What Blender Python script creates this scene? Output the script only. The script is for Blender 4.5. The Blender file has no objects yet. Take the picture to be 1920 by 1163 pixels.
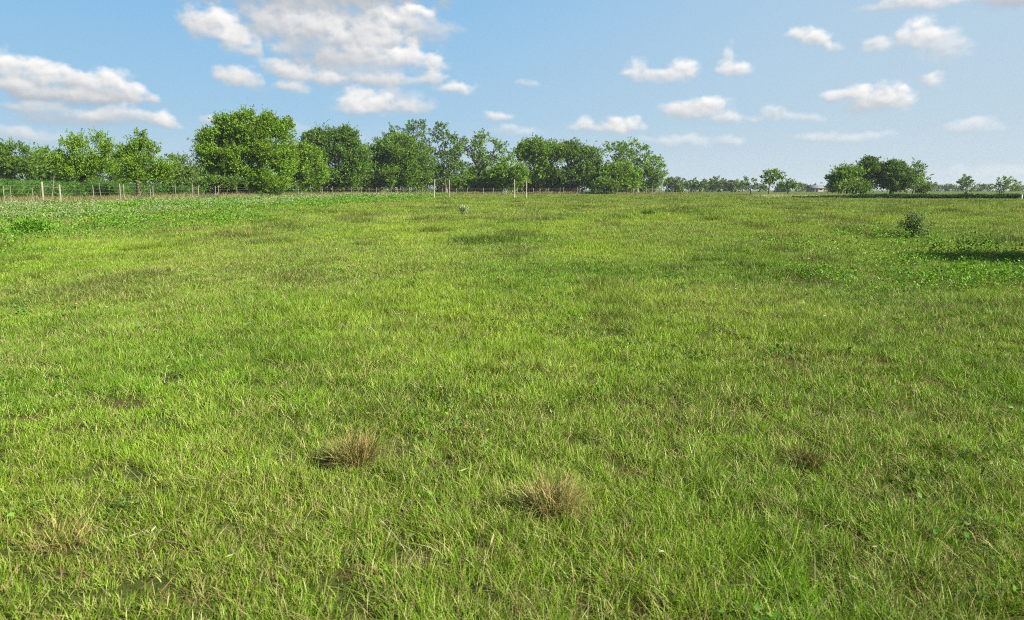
import bpy, math, random
import numpy as np
from mathutils import Vector

R = math.radians
SC = bpy.context.scene
COL = SC.collection
rng = np.random.default_rng(7)
random.seed(7)

# ------------------------------------------------------------------ camera
PW, PH, F = 1920.0, 1163.0, 1400.0          # photograph size and focal length in its pixels
HOR = 356.0
PITCH = math.atan((PH / 2 - HOR) / F)
CAM_Z = 1.5
cam_d = bpy.data.cameras.new('camera')
cam_d.sensor_width = 36.0
cam_d.lens = F / PW * 36.0
cam_d.clip_start = 0.05
cam_d.clip_end = 6000
cam_d.dof.use_dof = True
cam_d.dof.focus_distance = 9.0
cam_d.dof.aperture_fstop = 4.5
cam = bpy.data.objects.new('camera', cam_d)
COL.objects.link(cam)
cam.location = (0, 0, CAM_Z)
cam.rotation_euler = (R(90) - PITCH, 0, 0)
SC.camera = cam

# ------------------------------------------------------------------ light
SUN_TO = Vector((0.89, -0.45, 0)).normalized()   # towards the sun, on the ground
SUN_EL = R(33)
sun_d = bpy.data.lights.new('sun', 'SUN')
sun_d.energy = 5.0
sun_d.angle = R(0.5)
sun_d.color = (1.0, 0.93, 0.82)
sun = bpy.data.objects.new('sun', sun_d)
COL.objects.link(sun)
sv = Vector((SUN_TO.x * math.cos(SUN_EL), SUN_TO.y * math.cos(SUN_EL), math.sin(SUN_EL)))
sun.rotation_euler = sv.to_track_quat('Z', 'Y').to_euler()
SC.view_settings.view_transform = 'Standard'
SC.view_settings.look = 'None'
SC.view_settings.gamma = 1.0
SC.view_settings.exposure = 1.27
SC.view_settings.use_curve_mapping = False
SKY_STRENGTH = 0.0515
SC.cycles.use_denoising = False
SC.cycles.filter_width = 1.05
SC.cycles.max_bounces = 6
SC.cycles.diffuse_bounces = 3
SC.cycles.glossy_bounces = 2
SC.cycles.transmission_bounces = 4


def ray(px, py):
    u = (px - PW / 2) / F
    v = (PH / 2 - py) / F
    c, s = math.cos(PITCH), math.sin(PITCH)
    return Vector((u, c + v * s, v * c - s))


def at(px, py, d):
    """the point at depth d (metres along +Y) seen in that direction from the photographer's stand"""
    r = ray(px, py)
    k = d / r.y
    return Vector((r.x * k, d, CAM_Z + r.z * k))


# ------------------------------------------------------------------ sky (world)
world = bpy.data.worlds.new('World')
SC.world = world
world.use_nodes = True
WT = world.node_tree
WT.nodes.clear()


def nd(t, kind, **kw):
    n = t.nodes.new(kind)
    for k, v in kw.items():
        setattr(n, k, v)
    return n


def mth(t, op, a, b=None, c=None, clamp=False):
    n = t.nodes.new('ShaderNodeMath')
    n.operation = op
    n.use_clamp = clamp
    for i, x in enumerate((a, b, c)):
        if x is None:
            continue
        if isinstance(x, (int, float)):
            n.inputs[i].default_value = x
        else:
            t.links.new(x, n.inputs[i])
    return n.outputs[0]


def maprange(t, x, a, b, c=0.0, d=1.0, smooth=False):
    n = t.nodes.new('ShaderNodeMapRange')
    if smooth:
        n.interpolation_type = 'SMOOTHSTEP'
    t.links.new(x, n.inputs['Value'])
    for k, v in zip(('From Min', 'From Max', 'To Min', 'To Max'), (a, b, c, d)):
        n.inputs[k].default_value = v
    return n.outputs['Result']


def mixc(t, fac, a, b):
    n = t.nodes.new('ShaderNodeMix')
    n.data_type = 'RGBA'
    for sock, x in ((n.inputs[0], fac), (n.inputs[6], a), (n.inputs[7], b)):
        if isinstance(x, (int, float)):
            sock.default_value = x
        elif isinstance(x, tuple):
            sock.default_value = (*x, 1.0) if len(x) == 3 else x
        else:
            t.links.new(x, sock)
    return n.outputs[2]


# cumulus puffs, far layers first: direction seen from the field, half sizes, cover, brightness
PUFFS = [
    # faint veils low down
    (1280, 266, 60, 16, .45, .95), (1370, 266, 34, 12, .4, .95), (1570, 258, 110, 12, .5, .95), (960, 247, 56, 12, .45, .95), (640, 262, 60, 12, .25, .9),
    (1490, 220, 70, 12, .4, .95), (60, 258, 70, 16, .55, .85), (20, 248, 50, 14, .5, .9), (560, 242, 26, 12, .35, .9), (1850, 330, 170, 20, .25, .95),
    (1240, 150, 60, 14, .35, .95), (1815, 236, 66, 17, .55, .97), (1440, 212, 34, 14, .6, .97), (1210, 262, 40, 10, .3, .95),
    # bank at the left
    (130, 182, 180, 28, .85, .30), (170, 226, 190, 16, .55, .35), (40, 160, 90, 30, .95, .62), (210, 182, 80, 18, .9, .55),
    (10, 124, 46, 32, 1, 1.0), (62, 126, 46, 28, 1, 1.0), (98, 142, 44, 26, 1, .97), (138, 158, 44, 22, 1, .95), (178, 158, 40, 24, 1, 1.0),
    (216, 158, 42, 24, 1, 1.0), (252, 173, 40, 18, 1, 1.0), (283, 183, 26, 11, .9, .95), (25, 160, 50, 20, .9, .85), (90, 172, 60, 16, .85, .75),
    (150, 182, 50, 14, .8, .75), (60, 202, 90, 13, .7, .7), (170, 215, 56, 15, .9, .85), (230, 212, 46, 16, .9, .95), (266, 216, 28, 13, .8, .9),
    (306, 222, 34, 17, 1, .97), (327, 233, 22, 11, .8, .9), (390, 226, 18, 11, .65, .95),
    # large bank, upper left of centre
    (570, 0, 290, 34, 1.0, .22), (600, 40, 230, 44, .9, .42), (640, 90, 190, 40, .75, .50), (660, 140, 160, 34, .6, .62),
    (800, 62, 60, 32, .6, .70), (745, 42, 58, 30, .95, .85), (785, 26, 28, 14, 1, 1.15), (735, 38, 26, 13, .9, 1.05),
    (380, 50, 46, 34, 1, .88), (416, 50, 46, 34, 1, 1.0), (446, 76, 40, 28, 1, 1.0), (476, 96, 24, 17, .8, .9),
    (520, 52, 80, 34, .9, .66), (600, 56, 70, 32, 1, .86), (637, 72, 36, 20, 1, 1.0), (692, 66, 70, 32, 1, .84), (718, 80, 56, 17, .9, .85),
    (520, 92, 34, 16, .6, .85), (600, 116, 50, 22, .7, .42), (640, 112, 70, 20, .8, .66), (692, 108, 80, 24, 1, .84), (762, 112, 66, 24, 1, .97),
    (812, 119, 34, 17, .9, 1.0), (520, 126, 42, 20, .8, .88), (436, 142, 44, 21, 1, .95), (466, 155, 34, 15, .8, .85), (700, 150, 60, 15, .7, .8),
    (562, 141, 70, 18, .9, .88), (612, 149, 46, 15, .9, .9), (745, 150, 70, 13, .6, .85), (812, 149, 30, 15, .8, .92), (542, 165, 46, 13, .8, .85),
    (852, 166, 50, 14, .9, .97), (682, 174, 46, 14, .8, .97), (735, 180, 70, 18, .5, .8), (692, 196, 68, 23, 1, .97), (742, 201, 56, 19, .8, .85),
    (792, 206, 34, 16, .6, .85), (660, 206, 44, 13, .8, .92),
    # single small clouds
    (937, 218, 34, 13, .75, .98), (998, 159, 30, 10, .45, .95),
    (1098, 236, 26, 16, .85, .97), (1150, 240, 40, 13, .8, .92), (1172, 234, 44, 16, .95, 1.0), (1120, 243, 60, 9, .6, .85),
    (1192, 135, 32, 20, .8, .97), (1222, 142, 34, 16, .7, .93), (1282, 132, 36, 24, .9, 1.0), (1264, 142, 34, 16, .7, .95),
    (1366, 106, 14, 20, .6, .97), (1358, 124, 20, 16, .7, .97), (1380, 132, 38, 18, .9, 1.0),
    (1497, 66, 22, 15, .95, 1.03), (1518, 74, 26, 14, 1, 1.0), (1543, 78, 24, 15, 1, 1.03), (1560, 88, 18, 14, .85, .98),
    (1640, 85, 34, 15, .7, .95), (1700, 76, 40, 24, .6, .9), (1775, 92, 56, 36, .6, .9), (1690, 72, 22, 20, .7, 1.0), (1736, 64, 36, 30, .95, 1.03),
    (1750, 156, 28, 17, .75, .98), (1736, 148, 16, 10, .6, .98),
    (1640, 200, 84, 18, .8, .55), (1572, 182, 34, 12, .8, .95), (1616, 178, 30, 22, 1, 1.0), (1662, 178, 36, 22, 1, 1.03), (1696, 192, 30, 22, .9, .97),
    (1640, 192, 50, 14, .8, .85),
    (1320, 212, 80, 18, .7, .85), (1262, 204, 34, 14, .85, .97), (1298, 202, 36, 16, .9, 1.0), (1334, 200, 34, 20, .95, 1.02), (1365, 222, 54, 12, .65, .92),
    (1750, 6, 140, 14, .8, .85), (1700, 2, 60, 12, .7, .97), (1890, 4, 70, 16, .9, .30),
]


def puff_group():
    g = bpy.data.node_groups.new('cumulus_puff', 'ShaderNodeTree')
    for nm, ty in (('Direction', 'NodeSocketVector'), ('Ragged', 'NodeSocketFloat'), ('Relief', 'NodeSocketFloat'), ('Behind', 'NodeSocketColor'),
                   ('Centre', 'NodeSocketVector'), ('Size', 'NodeSocketVector'), ('Cover', 'NodeSocketFloat'), ('Bright', 'NodeSocketFloat')):
        g.interface.new_socket(nm, in_out='INPUT', socket_type=ty)
    g.interface.new_socket('Color', in_out='OUTPUT', socket_type='NodeSocketColor')
    gi = nd(g, 'NodeGroupInput')
    go = nd(g, 'NodeGroupOutput')
    a = nd(g, 'ShaderNodeVectorMath', operation='SUBTRACT')
    # (a vanishing share of the layer behind keeps the layers evaluated in order)
    o = nd(g, 'ShaderNodeVectorMath', operation='MULTIPLY_ADD')
    g.links.new(gi.outputs['Behind'], o.inputs[0])
    o.inputs[1].default_value = (1e-7, 1e-7, 1e-7)
    g.links.new(gi.outputs['Direction'], o.inputs[2])
    g.links.new(o.outputs[0], a.inputs[0])
    g.links.new(gi.outputs['Centre'], a.inputs[1])
    b = nd(g, 'ShaderNodeVectorMath', operation='DIVIDE')
    g.links.new(a.outputs[0], b.inputs[0])
    g.links.new(gi.outputs['Size'], b.inputs[1])
    ln = nd(g, 'ShaderNodeVectorMath', operation='LENGTH')
    g.links.new(b.outputs[0], ln.inputs[0])
    sp = nd(g, 'ShaderNodeSeparateXYZ')
    g.links.new(b.outputs[0], sp.inputs[0])
    d = mth(g, 'ADD', mth(g, 'SUBTRACT', 1.0, ln.outputs['Value']), gi.outputs['Ragged'])
    al = maprange(g, d, .0, .74, 0, 1, smooth=True)
    fade = maprange(g, sp.outputs['Y'], -.95, .15, .12, 1, smooth=True)       # bases melt into the air
    al = mth(g, 'MULTIPLY', mth(g, 'MULTIPLY', al, fade), gi.outputs['Cover'], clamp=True)
    tilt = mth(g, 'ADD', mth(g, 'MULTIPLY', sp.outputs['Y'], .75), mth(g, 'MULTIPLY', sp.outputs['X'], .22))
    lit = maprange(g, mth(g, 'ADD', tilt, gi.outputs['Relief']), -.85, .62, .12, 1, smooth=True)
    lit = mth(g, 'MULTIPLY', lit, gi.outputs['Bright'])
    c = mixc(g, lit, (3.2, 3.5, 3.9), (8.4, 8.25, 8.05))
    c.node.clamp_factor = False
    g.links.new(mixc(g, al, gi.outputs['Behind'], c), go.inputs[0])
    return g


def build_world():
    t = WT
    out = nd(t, 'ShaderNodeOutputWorld')
    bg = nd(t, 'ShaderNodeBackground')
    bg.inputs['Strength'].default_value = SKY_STRENGTH
    t.links.new(bg.outputs[0], out.inputs[0])
    sky = nd(t, 'ShaderNodeTexSky', sky_type='NISHITA')
    sky.sun_disc = False
    sky.sun_elevation = SUN_EL
    sky.sun_rotation = math.atan2(SUN_TO.x, SUN_TO.y)
    sky.altitude = 100
    sky.air_density = 1.0
    sky.dust_density = .6
    sky.ozone_density = 1.5
    tc = nd(t, 'ShaderNodeTexCoord')
    sx = nd(t, 'ShaderNodeSeparateXYZ')
    t.links.new(tc.outputs['Generated'], sx.inputs[0])
    az = mth(t, 'ARCTAN2', sx.outputs['X'], sx.outputs['Y'])
    el = mth(t, 'ARCSINE', sx.outputs['Z'])
    cb = nd(t, 'ShaderNodeCombineXYZ')
    t.links.new(az, cb.inputs[0])
    t.links.new(el, cb.inputs[1])
    # pale summer air low down, whiter towards the sun's side
    rp = nd(t, 'ShaderNodeValToRGB')
    e = rp.color_ramp.elements
    e[0].position, e[0].color = 0.0, (.35, .42, .455, 1)
    e[1].position, e[1].color = 1.0, (.105, .28, .485, 1)
    m_ = rp.color_ramp.elements.new(.30)
    m_.color = (.22, .355, .475, 1)
    t.links.new(maprange(t, el, 0.0, .30), rp.inputs['Fac'])
    up = nd(t, 'ShaderNodeVectorMath', operation='SCALE')
    t.links.new(rp.outputs[0], up.inputs[0])
    up.inputs['Scale'].default_value = 13.6
    side = maprange(t, az, -.3, .62, 0, .55, smooth=True)
    air = mixc(t, side, up.outputs[0], (5.0, 5.7, 6.1))
    high = maprange(t, el, .30, .70, smooth=True)
    dome = nd(t, 'ShaderNodeVectorMath', operation='SCALE')
    t.links.new(sky.outputs[0], dome.inputs[0])
    dome.inputs['Scale'].default_value = .62
    col = mixc(t, high, air, dome.outputs[0])
    # the directions are stirred so that no outline stays round

    def noise(vec, scale, detail, rough):
        n = nd(t, 'ShaderNodeTexNoise')
        n.inputs['Scale'].default_value = scale
        n.inputs['Detail'].default_value = detail
        n.inputs['Roughness'].default_value = rough
        t.links.new(vec, n.inputs['Vector'])
        return n.outputs
    w = noise(cb.outputs[0], 30, 3, .55)['Color']
    vs = nd(t, 'ShaderNodeVectorMath', operation='SUBTRACT')
    t.links.new(w, vs.inputs[0])
    vs.inputs[1].default_value = (.5, .5, .5)
    vm = nd(t, 'ShaderNodeVectorMath', operation='MULTIPLY')
    t.links.new(vs.outputs[0], vm.inputs[0])
    vm.inputs[1].default_value = (.030, .016, 0)
    va = nd(t, 'ShaderNodeVectorMath', operation='ADD')
    t.links.new(cb.outputs[0], va.inputs[0])
    t.links.new(vm.outputs[0], va.inputs[1])
    st = nd(t, 'ShaderNodeVectorMath', operation='MULTIPLY')
    t.links.new(cb.outputs[0], st.inputs[0])
    st.inputs[1].default_value = (1, 1.35, 1)
    off = nd(t, 'ShaderNodeVectorMath', operation='ADD')
    t.links.new(st.outputs[0], off.inputs[0])
    off.inputs[1].default_value = (.003, .007, 0)      # a little nearer to the sun
    n1 = noise(st.outputs[0], 42, 6, .50)['Fac']
    n2 = noise(off.outputs[0], 42, 6, .50)['Fac']
    ragged = mth(t, 'MULTIPLY', mth(t, 'SUBTRACT', n1, .5), 1.5)
    relief = mth(t, 'MULTIPLY', mth(t, 'SUBTRACT', n1, n2), 1.15)
    grp = puff_group()
    for (px, py, rx, ry, cov, br) in PUFFS:
        c = ray(px, py).normalized()
        a, b = ray(px - rx, py), ray(px + rx, py)
        hx = (math.atan2(b.x, b.y) - math.atan2(a.x, a.y)) / 2
        hy = ry / F * math.cos(math.atan2(c.x, c.y))
        p = nd(t, 'ShaderNodeGroup')
        p.node_tree = grp
        t.links.new(va.outputs[0], p.inputs['Direction'])
        t.links.new(ragged, p.inputs['Ragged'])
        t.links.new(relief, p.inputs['Relief'])
        t.links.new(col, p.inputs['Behind'])
        p.inputs['Centre'].default_value = (math.atan2(c.x, c.y), math.asin(c.z), 0)
        p.inputs['Size'].default_value = (hx * 1.15, hy * 1.2, 1)
        p.inputs['Cover'].default_value = cov
        p.inputs['Bright'].default_value = br * (.86 if (br < .96 and px < 870) else 1.0)
        col = p.outputs[0]
    t.links.new(col, bg.inputs['Color'])
    world.cycles.sampling_method = 'MANUAL'
    world.cycles.sample_map_resolution = 512


build_world()

# ------------------------------------------------------------------ helpers
def H_(v):
    v = v.astype(np.uint32)
    v = (v ^ (v >> np.uint32(16))) * np.uint32(0x45d9f3b)
    v = (v ^ (v >> np.uint32(16))) * np.uint32(0x45d9f3b)
    return v ^ (v >> np.uint32(16))


def vnoise(x, y, seed=0):
    x = np.asarray(x, float)
    y = np.asarray(y, float)
    xi, yi = np.floor(x), np.floor(y)
    fx, fy = x - xi, y - yi
    fx, fy = fx * fx * (3 - 2 * fx), fy * fy * (3 - 2 * fy)
    xi = xi.astype(np.int64)
    yi = yi.astype(np.int64)

    def h(a, b):
        k = (a * 73856093) ^ (b * 19349663) ^ (seed * 83492791)
        return H_(k & 0xffffffff) / 4294967295.0
    return (h(xi, yi) * (1 - fx) + h(xi + 1, yi) * fx) * (1 - fy) + (h(xi, yi + 1) * (1 - fx) + h(xi + 1, yi + 1) * fx) * fy


def fbm(x, y, seed=0, o=4):
    a, s, tot = 1.0, 0.0, 0.0
    for i in range(o):
        s = s + a * vnoise(np.asarray(x) * 2 ** i, np.asarray(y) * 2 ** i, seed + i * 17)
        tot += a
        a *= .5
    return s / tot


def sstep(a, b, x):
    t = np.clip((np.asarray(x, float) - a) / (b - a), 0, 1)
    return t * t * (3 - 2 * t)


def height(x, y):
    x = np.asarray(x, float)
    y = np.asarray(y, float)
    r = np.hypot(x, y)
    z = .36 * sstep(14, 62, r)
    z = z + .10 * (fbm(x / 9, y / 9, 3, 3) - .5) * sstep(4, 12, r)
    z = z + .07 * (fbm(x / 1.6, y / 1.6, 5, 2) - .5) + .035 * (fbm(x / .7, y / .7, 6, 1) - .5) * sstep(14, 8, r)
    z = z + 1.0 * sstep(52, 80, -x) * sstep(70, 105, y)
    return z


def hz(x, y):
    return float(height(np.array([x]), np.array([y]))[0])


def on_ground(px, py):
    r = ray(px, py)
    k = 1.0
    for _ in range(60):
        p = Vector((0, 0, CAM_Z)) + r * k
        e = p.z - hz(p.x, p.y)
        k += e / max(.02, -r.z) * .7
        k = min(max(k, .5), 400)
    p = Vector((0, 0, CAM_Z)) + r * k
    return p


def tag(o, label=None, cat=None, group=None, kind=None):
    if label:
        o['label'] = label
    if cat:
        o['category'] = cat
    if group:
        o['group'] = group
    if kind:
        o['kind'] = kind
    return o


def empty(name, loc, label, cat, group=None):
    o = bpy.data.objects.new(name, None)
    COL.objects.link(o)
    o.location = loc
    o.empty_display_size = .2
    return tag(o, label, cat, group)


def mesh_obj(name, verts, faces, mat, parent=None, tint=None, smooth=False):
    """verts Nx3 (world); faces: list of int arrays (each MxK); placed relative to parent"""
    verts = np.asarray(verts, np.float32).reshape(-1, 3)
    if parent is not None:
        verts = verts - np.array(parent.location, np.float32)
    me = bpy.data.meshes.new(name)
    me.vertices.add(len(verts))
    me.vertices.foreach_set('co', verts.ravel())
    faces = [np.asarray(f, np.int32) for f in faces if len(f)]
    loops = np.concatenate([f.ravel() for f in faces])
    tot = np.concatenate([np.full(len(f), f.shape[1], np.int32) for f in faces])
    st = np.concatenate([[0], np.cumsum(tot)[:-1]]).astype(np.int32)
    me.loops.add(len(loops))
    me.loops.foreach_set('vertex_index', loops.astype(np.int32))
    me.polygons.add(len(tot))
    me.polygons.foreach_set('loop_start', st)
    if smooth:
        me.polygons.foreach_set('use_smooth', np.ones(len(tot), bool))
    if tint is not None:
        a = me.attributes.new('tint', 'FLOAT_COLOR', 'POINT')
        c = np.ones((len(verts), 4), np.float32)
        c[:, :3] = tint
        a.data.foreach_set('color', c.ravel())
    me.update(calc_edges=True)
    if mat:
        me.materials.append(mat)
    o = bpy.data.objects.new(name, me)
    COL.objects.link(o)
    if parent is not None:
        o.parent = parent
    return o


class Geo:
    """collects tubes and boxes into one mesh"""
    def __init__(self):
        self.v, self.q, self.t, self.n = [], [], [], 0

    def add(self, v, q=(), t=()):
        self.v.append(np.asarray(v, float))
        if len(q):
            self.q.append(np.asarray(q, int) + self.n)
        if len(t):
            self.t.append(np.asarray(t, int) + self.n)
        self.n += len(v)

    def tube(self, pts, rad, sides=6, cap=True):
        pts = [Vector(p) for p in pts]
        k = len(pts)
        V, Q, T = [], [], []
        ref = Vector((0.31, .95, .05))
        for i, p in enumerate(pts):
            dr = (pts[min(i + 1, k - 1)] - pts[max(i - 1, 0)]).normalized()
            a = dr.cross(ref)
            if a.length < 1e-3:
                a = dr.cross(Vector((1, 0, 0)))
            a.normalize()
            b = dr.cross(a)
            r = rad[i] if hasattr(rad, '__len__') else rad
            for s in range(sides):
                th = 2 * math.pi * s / sides
                V.append(p + a * (r * math.cos(th)) + b * (r * math.sin(th)))
        for i in range(k - 1):
            for s in range(sides):
                s2 = (s + 1) % sides
                Q.append((i * sides + s, i * sides + s2, (i + 1) * sides + s2, (i + 1) * sides + s))
        if cap:
            for base, pt in ((0, pts[0]), ((k - 1) * sides, pts[-1])):
                V.append(pt)
                c = len(V) - 1
                for s in range(sides):
                    T.append((base + s, base + (s + 1) % sides, c))
        self.add([tuple(x) for x in V], Q, T)

    def build(self, name, mat, parent=None, smooth=True, tint=None):
        v = np.concatenate(self.v)
        f = []
        if self.q:
            f.append(np.concatenate(self.q))
        if self.t:
            f.append(np.concatenate(self.t))
        tt = None
        if tint is not None:
            tt = np.tile(np.array(tint), (len(v), 1))
        return mesh_obj(name, v, f, mat, parent, tint=tt, smooth=smooth)


# ------------------------------------------------------------------ materials
def leaf_material(name, transl=.3, rough=.5, spec=.25, noise=.0, nscale=2.0):
    m = bpy.data.materials.new(name)
    m.use_nodes = True
    t = m.node_tree
    t.nodes.clear()
    out = nd(t, 'ShaderNodeOutputMaterial')
    at_ = nd(t, 'ShaderNodeAttribute', attribute_name='tint')
    col = at_.outputs['Color']
    geo = nd(t, 'ShaderNodeNewGeometry')
    n = nd(t, 'ShaderNodeTexNoise')
    n.inputs['Scale'].default_value = nscale
    n.inputs['Detail'].default_value = 4
    t.links.new(geo.outputs['Position'], n.inputs['Vector'])
    hs = nd(t, 'ShaderNodeHueSaturation')
    t.links.new(col, hs.inputs['Color'])
    t.links.new(maprange(t, n.outputs['Fac'], .3, .7, 1 - noise, 1 + noise), hs.inputs['Value'])
    t.links.new(maprange(t, n.outputs['Fac'], .3, .7, .5 - noise * .03, .5 + noise * .03), hs.inputs['Hue'])
    p = nd(t, 'ShaderNodeBsdfPrincipled')
    t.links.new(hs.outputs[0], p.inputs['Base Color'])
    p.inputs['Roughness'].default_value = rough
    p.inputs['Specular IOR Level'].default_value = spec
    tr = nd(t, 'ShaderNodeBsdfTranslucent')
    hs2 = nd(t, 'ShaderNodeHueSaturation')
    hs2.inputs['Hue'].default_value = .49
    hs2.inputs['Saturation'].default_value = 1.1
    hs2.inputs['Value'].default_value = 1.25
    t.links.new(hs.outputs[0], hs2.inputs['Color'])
    t.links.new(hs2.outputs[0], tr.inputs['Color'])
    mx = nd(t, 'ShaderNodeMixShader')
    mx.inputs[0].default_value = transl
    t.links.new(p.outputs[0], mx.inputs[1])
    t.links.new(tr.outputs[0], mx.inputs[2])
    t.links.new(mx.outputs[0], out.inputs[0])
    return m


def rough_material(name, c1, c2, scale=8.0, stretch=(1, 1, 1), bump=.3, rough=.85):
    m = bpy.data.materials.new(name)
    m.use_nodes = True
    t = m.node_tree
    p = t.nodes['Principled BSDF']
    tc = nd(t, 'ShaderNodeTexCoord')
    mp = nd(t, 'ShaderNodeMapping')
    mp.inputs['Scale'].default_value = stretch
    t.links.new(tc.outputs['Object'], mp.inputs['Vector'])
    n = nd(t, 'ShaderNodeTexNoise')
    n.inputs['Scale'].default_value = scale
    n.inputs['Detail'].default_value = 6
    n.inputs['Roughness'].default_value = .65
    t.links.new(mp.outputs[0], n.inputs['Vector'])
    t.links.new(mixc(t, maprange(t, n.outputs['Fac'], .3, .7), c1, c2), p.inputs['Base Color'])
    b = nd(t, 'ShaderNodeBump')
    b.inputs['Strength'].default_value = bump
    b.inputs['Distance'].default_value = .02
    t.links.new(n.outputs['Fac'], b.inputs['Height'])
    t.links.new(b.outputs[0], p.inputs['Normal'])
    p.inputs['Roughness'].default_value = rough
    p.inputs['Specular IOR Level'].default_value = .2
    return m


M_GRASS = leaf_material('grass_blades', .20, .55, .18, .12, 3.0)
M_LEAF = leaf_material('tree_leaves', .26, .5, .2, .22, .35)
M_WEED = leaf_material('weed_leaves', .28, .5, .18, .15, 1.5)
M_BARK = rough_material('bark', (.045, .035, .026), (.16, .13, .10), 5, (1, 1, .25), .6)
M_PALE = rough_material('pale_limbs', (.08, .07, .058), (.22, .20, .17), 5, (1, 1, .3), .5)
M_POST = rough_material('weathered_post', (.12, .105, .08), (.29, .26, .20), 9, (3, 3, .4), .5)
M_PALEPOST = rough_material('bleached_post', (.19, .165, .125), (.33, .295, .23), 9, (3, 3, .4), .4)
M_WIRE = rough_material('rusty_wire', (.10, .07, .05), (.24, .20, .17), 20, (1, 1, 1), .1, .6)
M_WALL = rough_material('house_wall', (.20, .165, .13), (.27, .23, .19), 2)
M_ROOF = rough_material('pale_roof', (.13, .14, .155), (.17, .18, .195), 2)
M_DARK = rough_material('window_dark', (.02, .025, .03), (.04, .045, .05), 2, rough=.3)


def ground_material():
    m = bpy.data.materials.new('field_soil')
    m.use_nodes = True
    t = m.node_tree
    p = t.nodes['Principled BSDF']
    geo = nd(t, 'ShaderNodeNewGeometry')

    def noise(scale, detail=6, rough=.6):
        n = nd(t, 'ShaderNodeTexNoise')
        n.inputs['Scale'].default_value = scale
        n.inputs['Detail'].default_value = detail
        n.inputs['Roughness'].default_value = rough
        t.links.new(geo.outputs['Position'], n.inputs['Vector'])
        return n.outputs['Fac']
    fine = noise(22, 8, .7)
    mid = noise(2.6)
    big = noise(.16, 5)
    soil = mixc(t, maprange(t, fine, .3, .7), (.06, .032, .018), (.15, .085, .048))
    thatch = mixc(t, maprange(t, fine, .35, .7), (.04, .036, .012), (.13, .11, .04))
    green = mixc(t, maprange(t, fine, .3, .7), (.03, .05, .008), (.085, .12, .02))
    a = mixc(t, maprange(t, mid, .34, .50), soil, thatch)
    a = mixc(t, maprange(t, mid, .36, .54, .15, .85), a, green)
    # beyond the near grass the sward itself closes over the soil
    sp = nd(t, 'ShaderNodeSeparateXYZ')
    t.links.new(geo.outputs['Position'], sp.inputs[0])
    far = maprange(t, sp.outputs['Y'], 12, 60)
    fgreen = mixc(t, maprange(t, big, .35, .65), (.06, .09, .012), (.11, .135, .025))
    a = mixc(t, far, a, fgreen)
    t.links.new(a, p.inputs['Base Color'])
    b = nd(t, 'ShaderNodeBump')
    b.inputs['Strength'].default_value = .8
    b.inputs['Distance'].default_value = .03
    t.links.new(fine, b.inputs['Height'])
    t.links.new(b.outputs[0], p.inputs['Normal'])
    p.inputs['Roughness'].default_value = .95
    p.inputs['Specular IOR Level'].default_value = .1
    return m


# ------------------------------------------------------------------ ground
def build_ground():
    n = 760
    u = np.linspace(-1, 1, n)
    xs = 5 * np.sinh(u * 6.35)
    ys = 5 * np.sinh(u * 6.35) + 7
    X, Y = np.meshgrid(xs, ys)
    Z = height(X, Y)
    v = np.stack([X.ravel(), Y.ravel(), Z.ravel()], 1)
    i = np.arange(n - 1)
    I, J = np.meshgrid(i, i)
    a = (J * n + I).ravel()
    q = np.stack([a, a + 1, a + n + 1, a + n], 1)
    o = mesh_obj('ground', v, [q], ground_material(), smooth=True)
    tag(o, 'green pasture field, flat and wide, patched with bare reddish soil', 'ground', kind='structure')


build_ground()


# ------------------------------------------------------------------ blades and leaves
def blade_mesh(base, length, width, lean, bend, leandir, facing, color, segs):
    """base Nx3; returns verts, faces, tint"""
    n = len(base)
    ld = np.stack([np.cos(leandir), np.sin(leandir), np.zeros(n)], 1)
    wd = np.stack([np.cos(facing), np.sin(facing), np.zeros(n)], 1)
    rows = []
    for k in range(segs + 1):
        t = k / segs
        p = base + ld * (length * (lean * t + bend * t * t))[:, None]
        p[:, 2] += length * t * (1 - .55 * bend * t) * np.sqrt(np.clip(1 - .5 * lean ** 2, .2, 1))
        if k == segs:
            rows.append(p[:, None, :])
        else:
            w = (width * .5 * (1 - .55 * t ** 1.4))[:, None] * wd
            rows.append(np.stack([p - w, p + w], 1))
    v = np.concatenate(rows, 1)                 # N x (2*segs+1) x 3
    k = 2 * segs + 1
    off = (np.arange(n) * k)[:, None]
    qs = [off + np.array([[2 * i, 2 * i + 1, 2 * i + 3, 2 * i + 2]]) for i in range(segs - 1)]
    ts = off + np.array([[2 * segs - 2, 2 * segs - 1, 2 * segs]])
    tint = np.repeat(color, k, 0)
    return v.reshape(-1, 3), (np.concatenate(qs) if qs else np.zeros((0, 4), int)), ts, tint


class Blades:
    def __init__(self):
        self.v, self.q, self.t, self.c, self.n = [], [], [], [], 0

    def add(self, *a):
        v, q, t, c = blade_mesh(*a)
        self.v.append(v)
        self.c.append(c)
        self.q.append(q + self.n)
        self.t.append(t + self.n)
        self.n += len(v)

    def leaves(self, pos, axis, normal, length, width, color):
        """diamond leaves"""
        n = len(pos)
        ax = axis / np.linalg.norm(axis, axis=1, keepdims=True)
        sd = np.cross(ax, normal)
        sd /= np.linalg.norm(sd, axis=1, keepdims=True) + 1e-9
        L = length[:, None]
        W = width[:, None] * .5
        v = np.stack([pos, pos + ax * L * .45 + sd * W, pos + ax * L, pos + ax * L * .45 - sd * W], 1)
        q = (np.arange(n) * 4)[:, None] + np.array([[0, 1, 2, 3]])
        self.v.append(v.reshape(-1, 3))
        self.c.append(np.repeat(color, 4, 0))
        self.q.append(q + self.n)
        self.n += 4 * n

    def build(self, name, mat, parent=None):
        q = [x for x in self.q if len(x)]
        t = [x for x in self.t if len(x)]
        f = ([np.concatenate(q)] if q else []) + ([np.concatenate(t)] if t else [])
        return mesh_obj(name, np.concatenate(self.v), f, mat, parent, np.concatenate(self.c))


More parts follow.
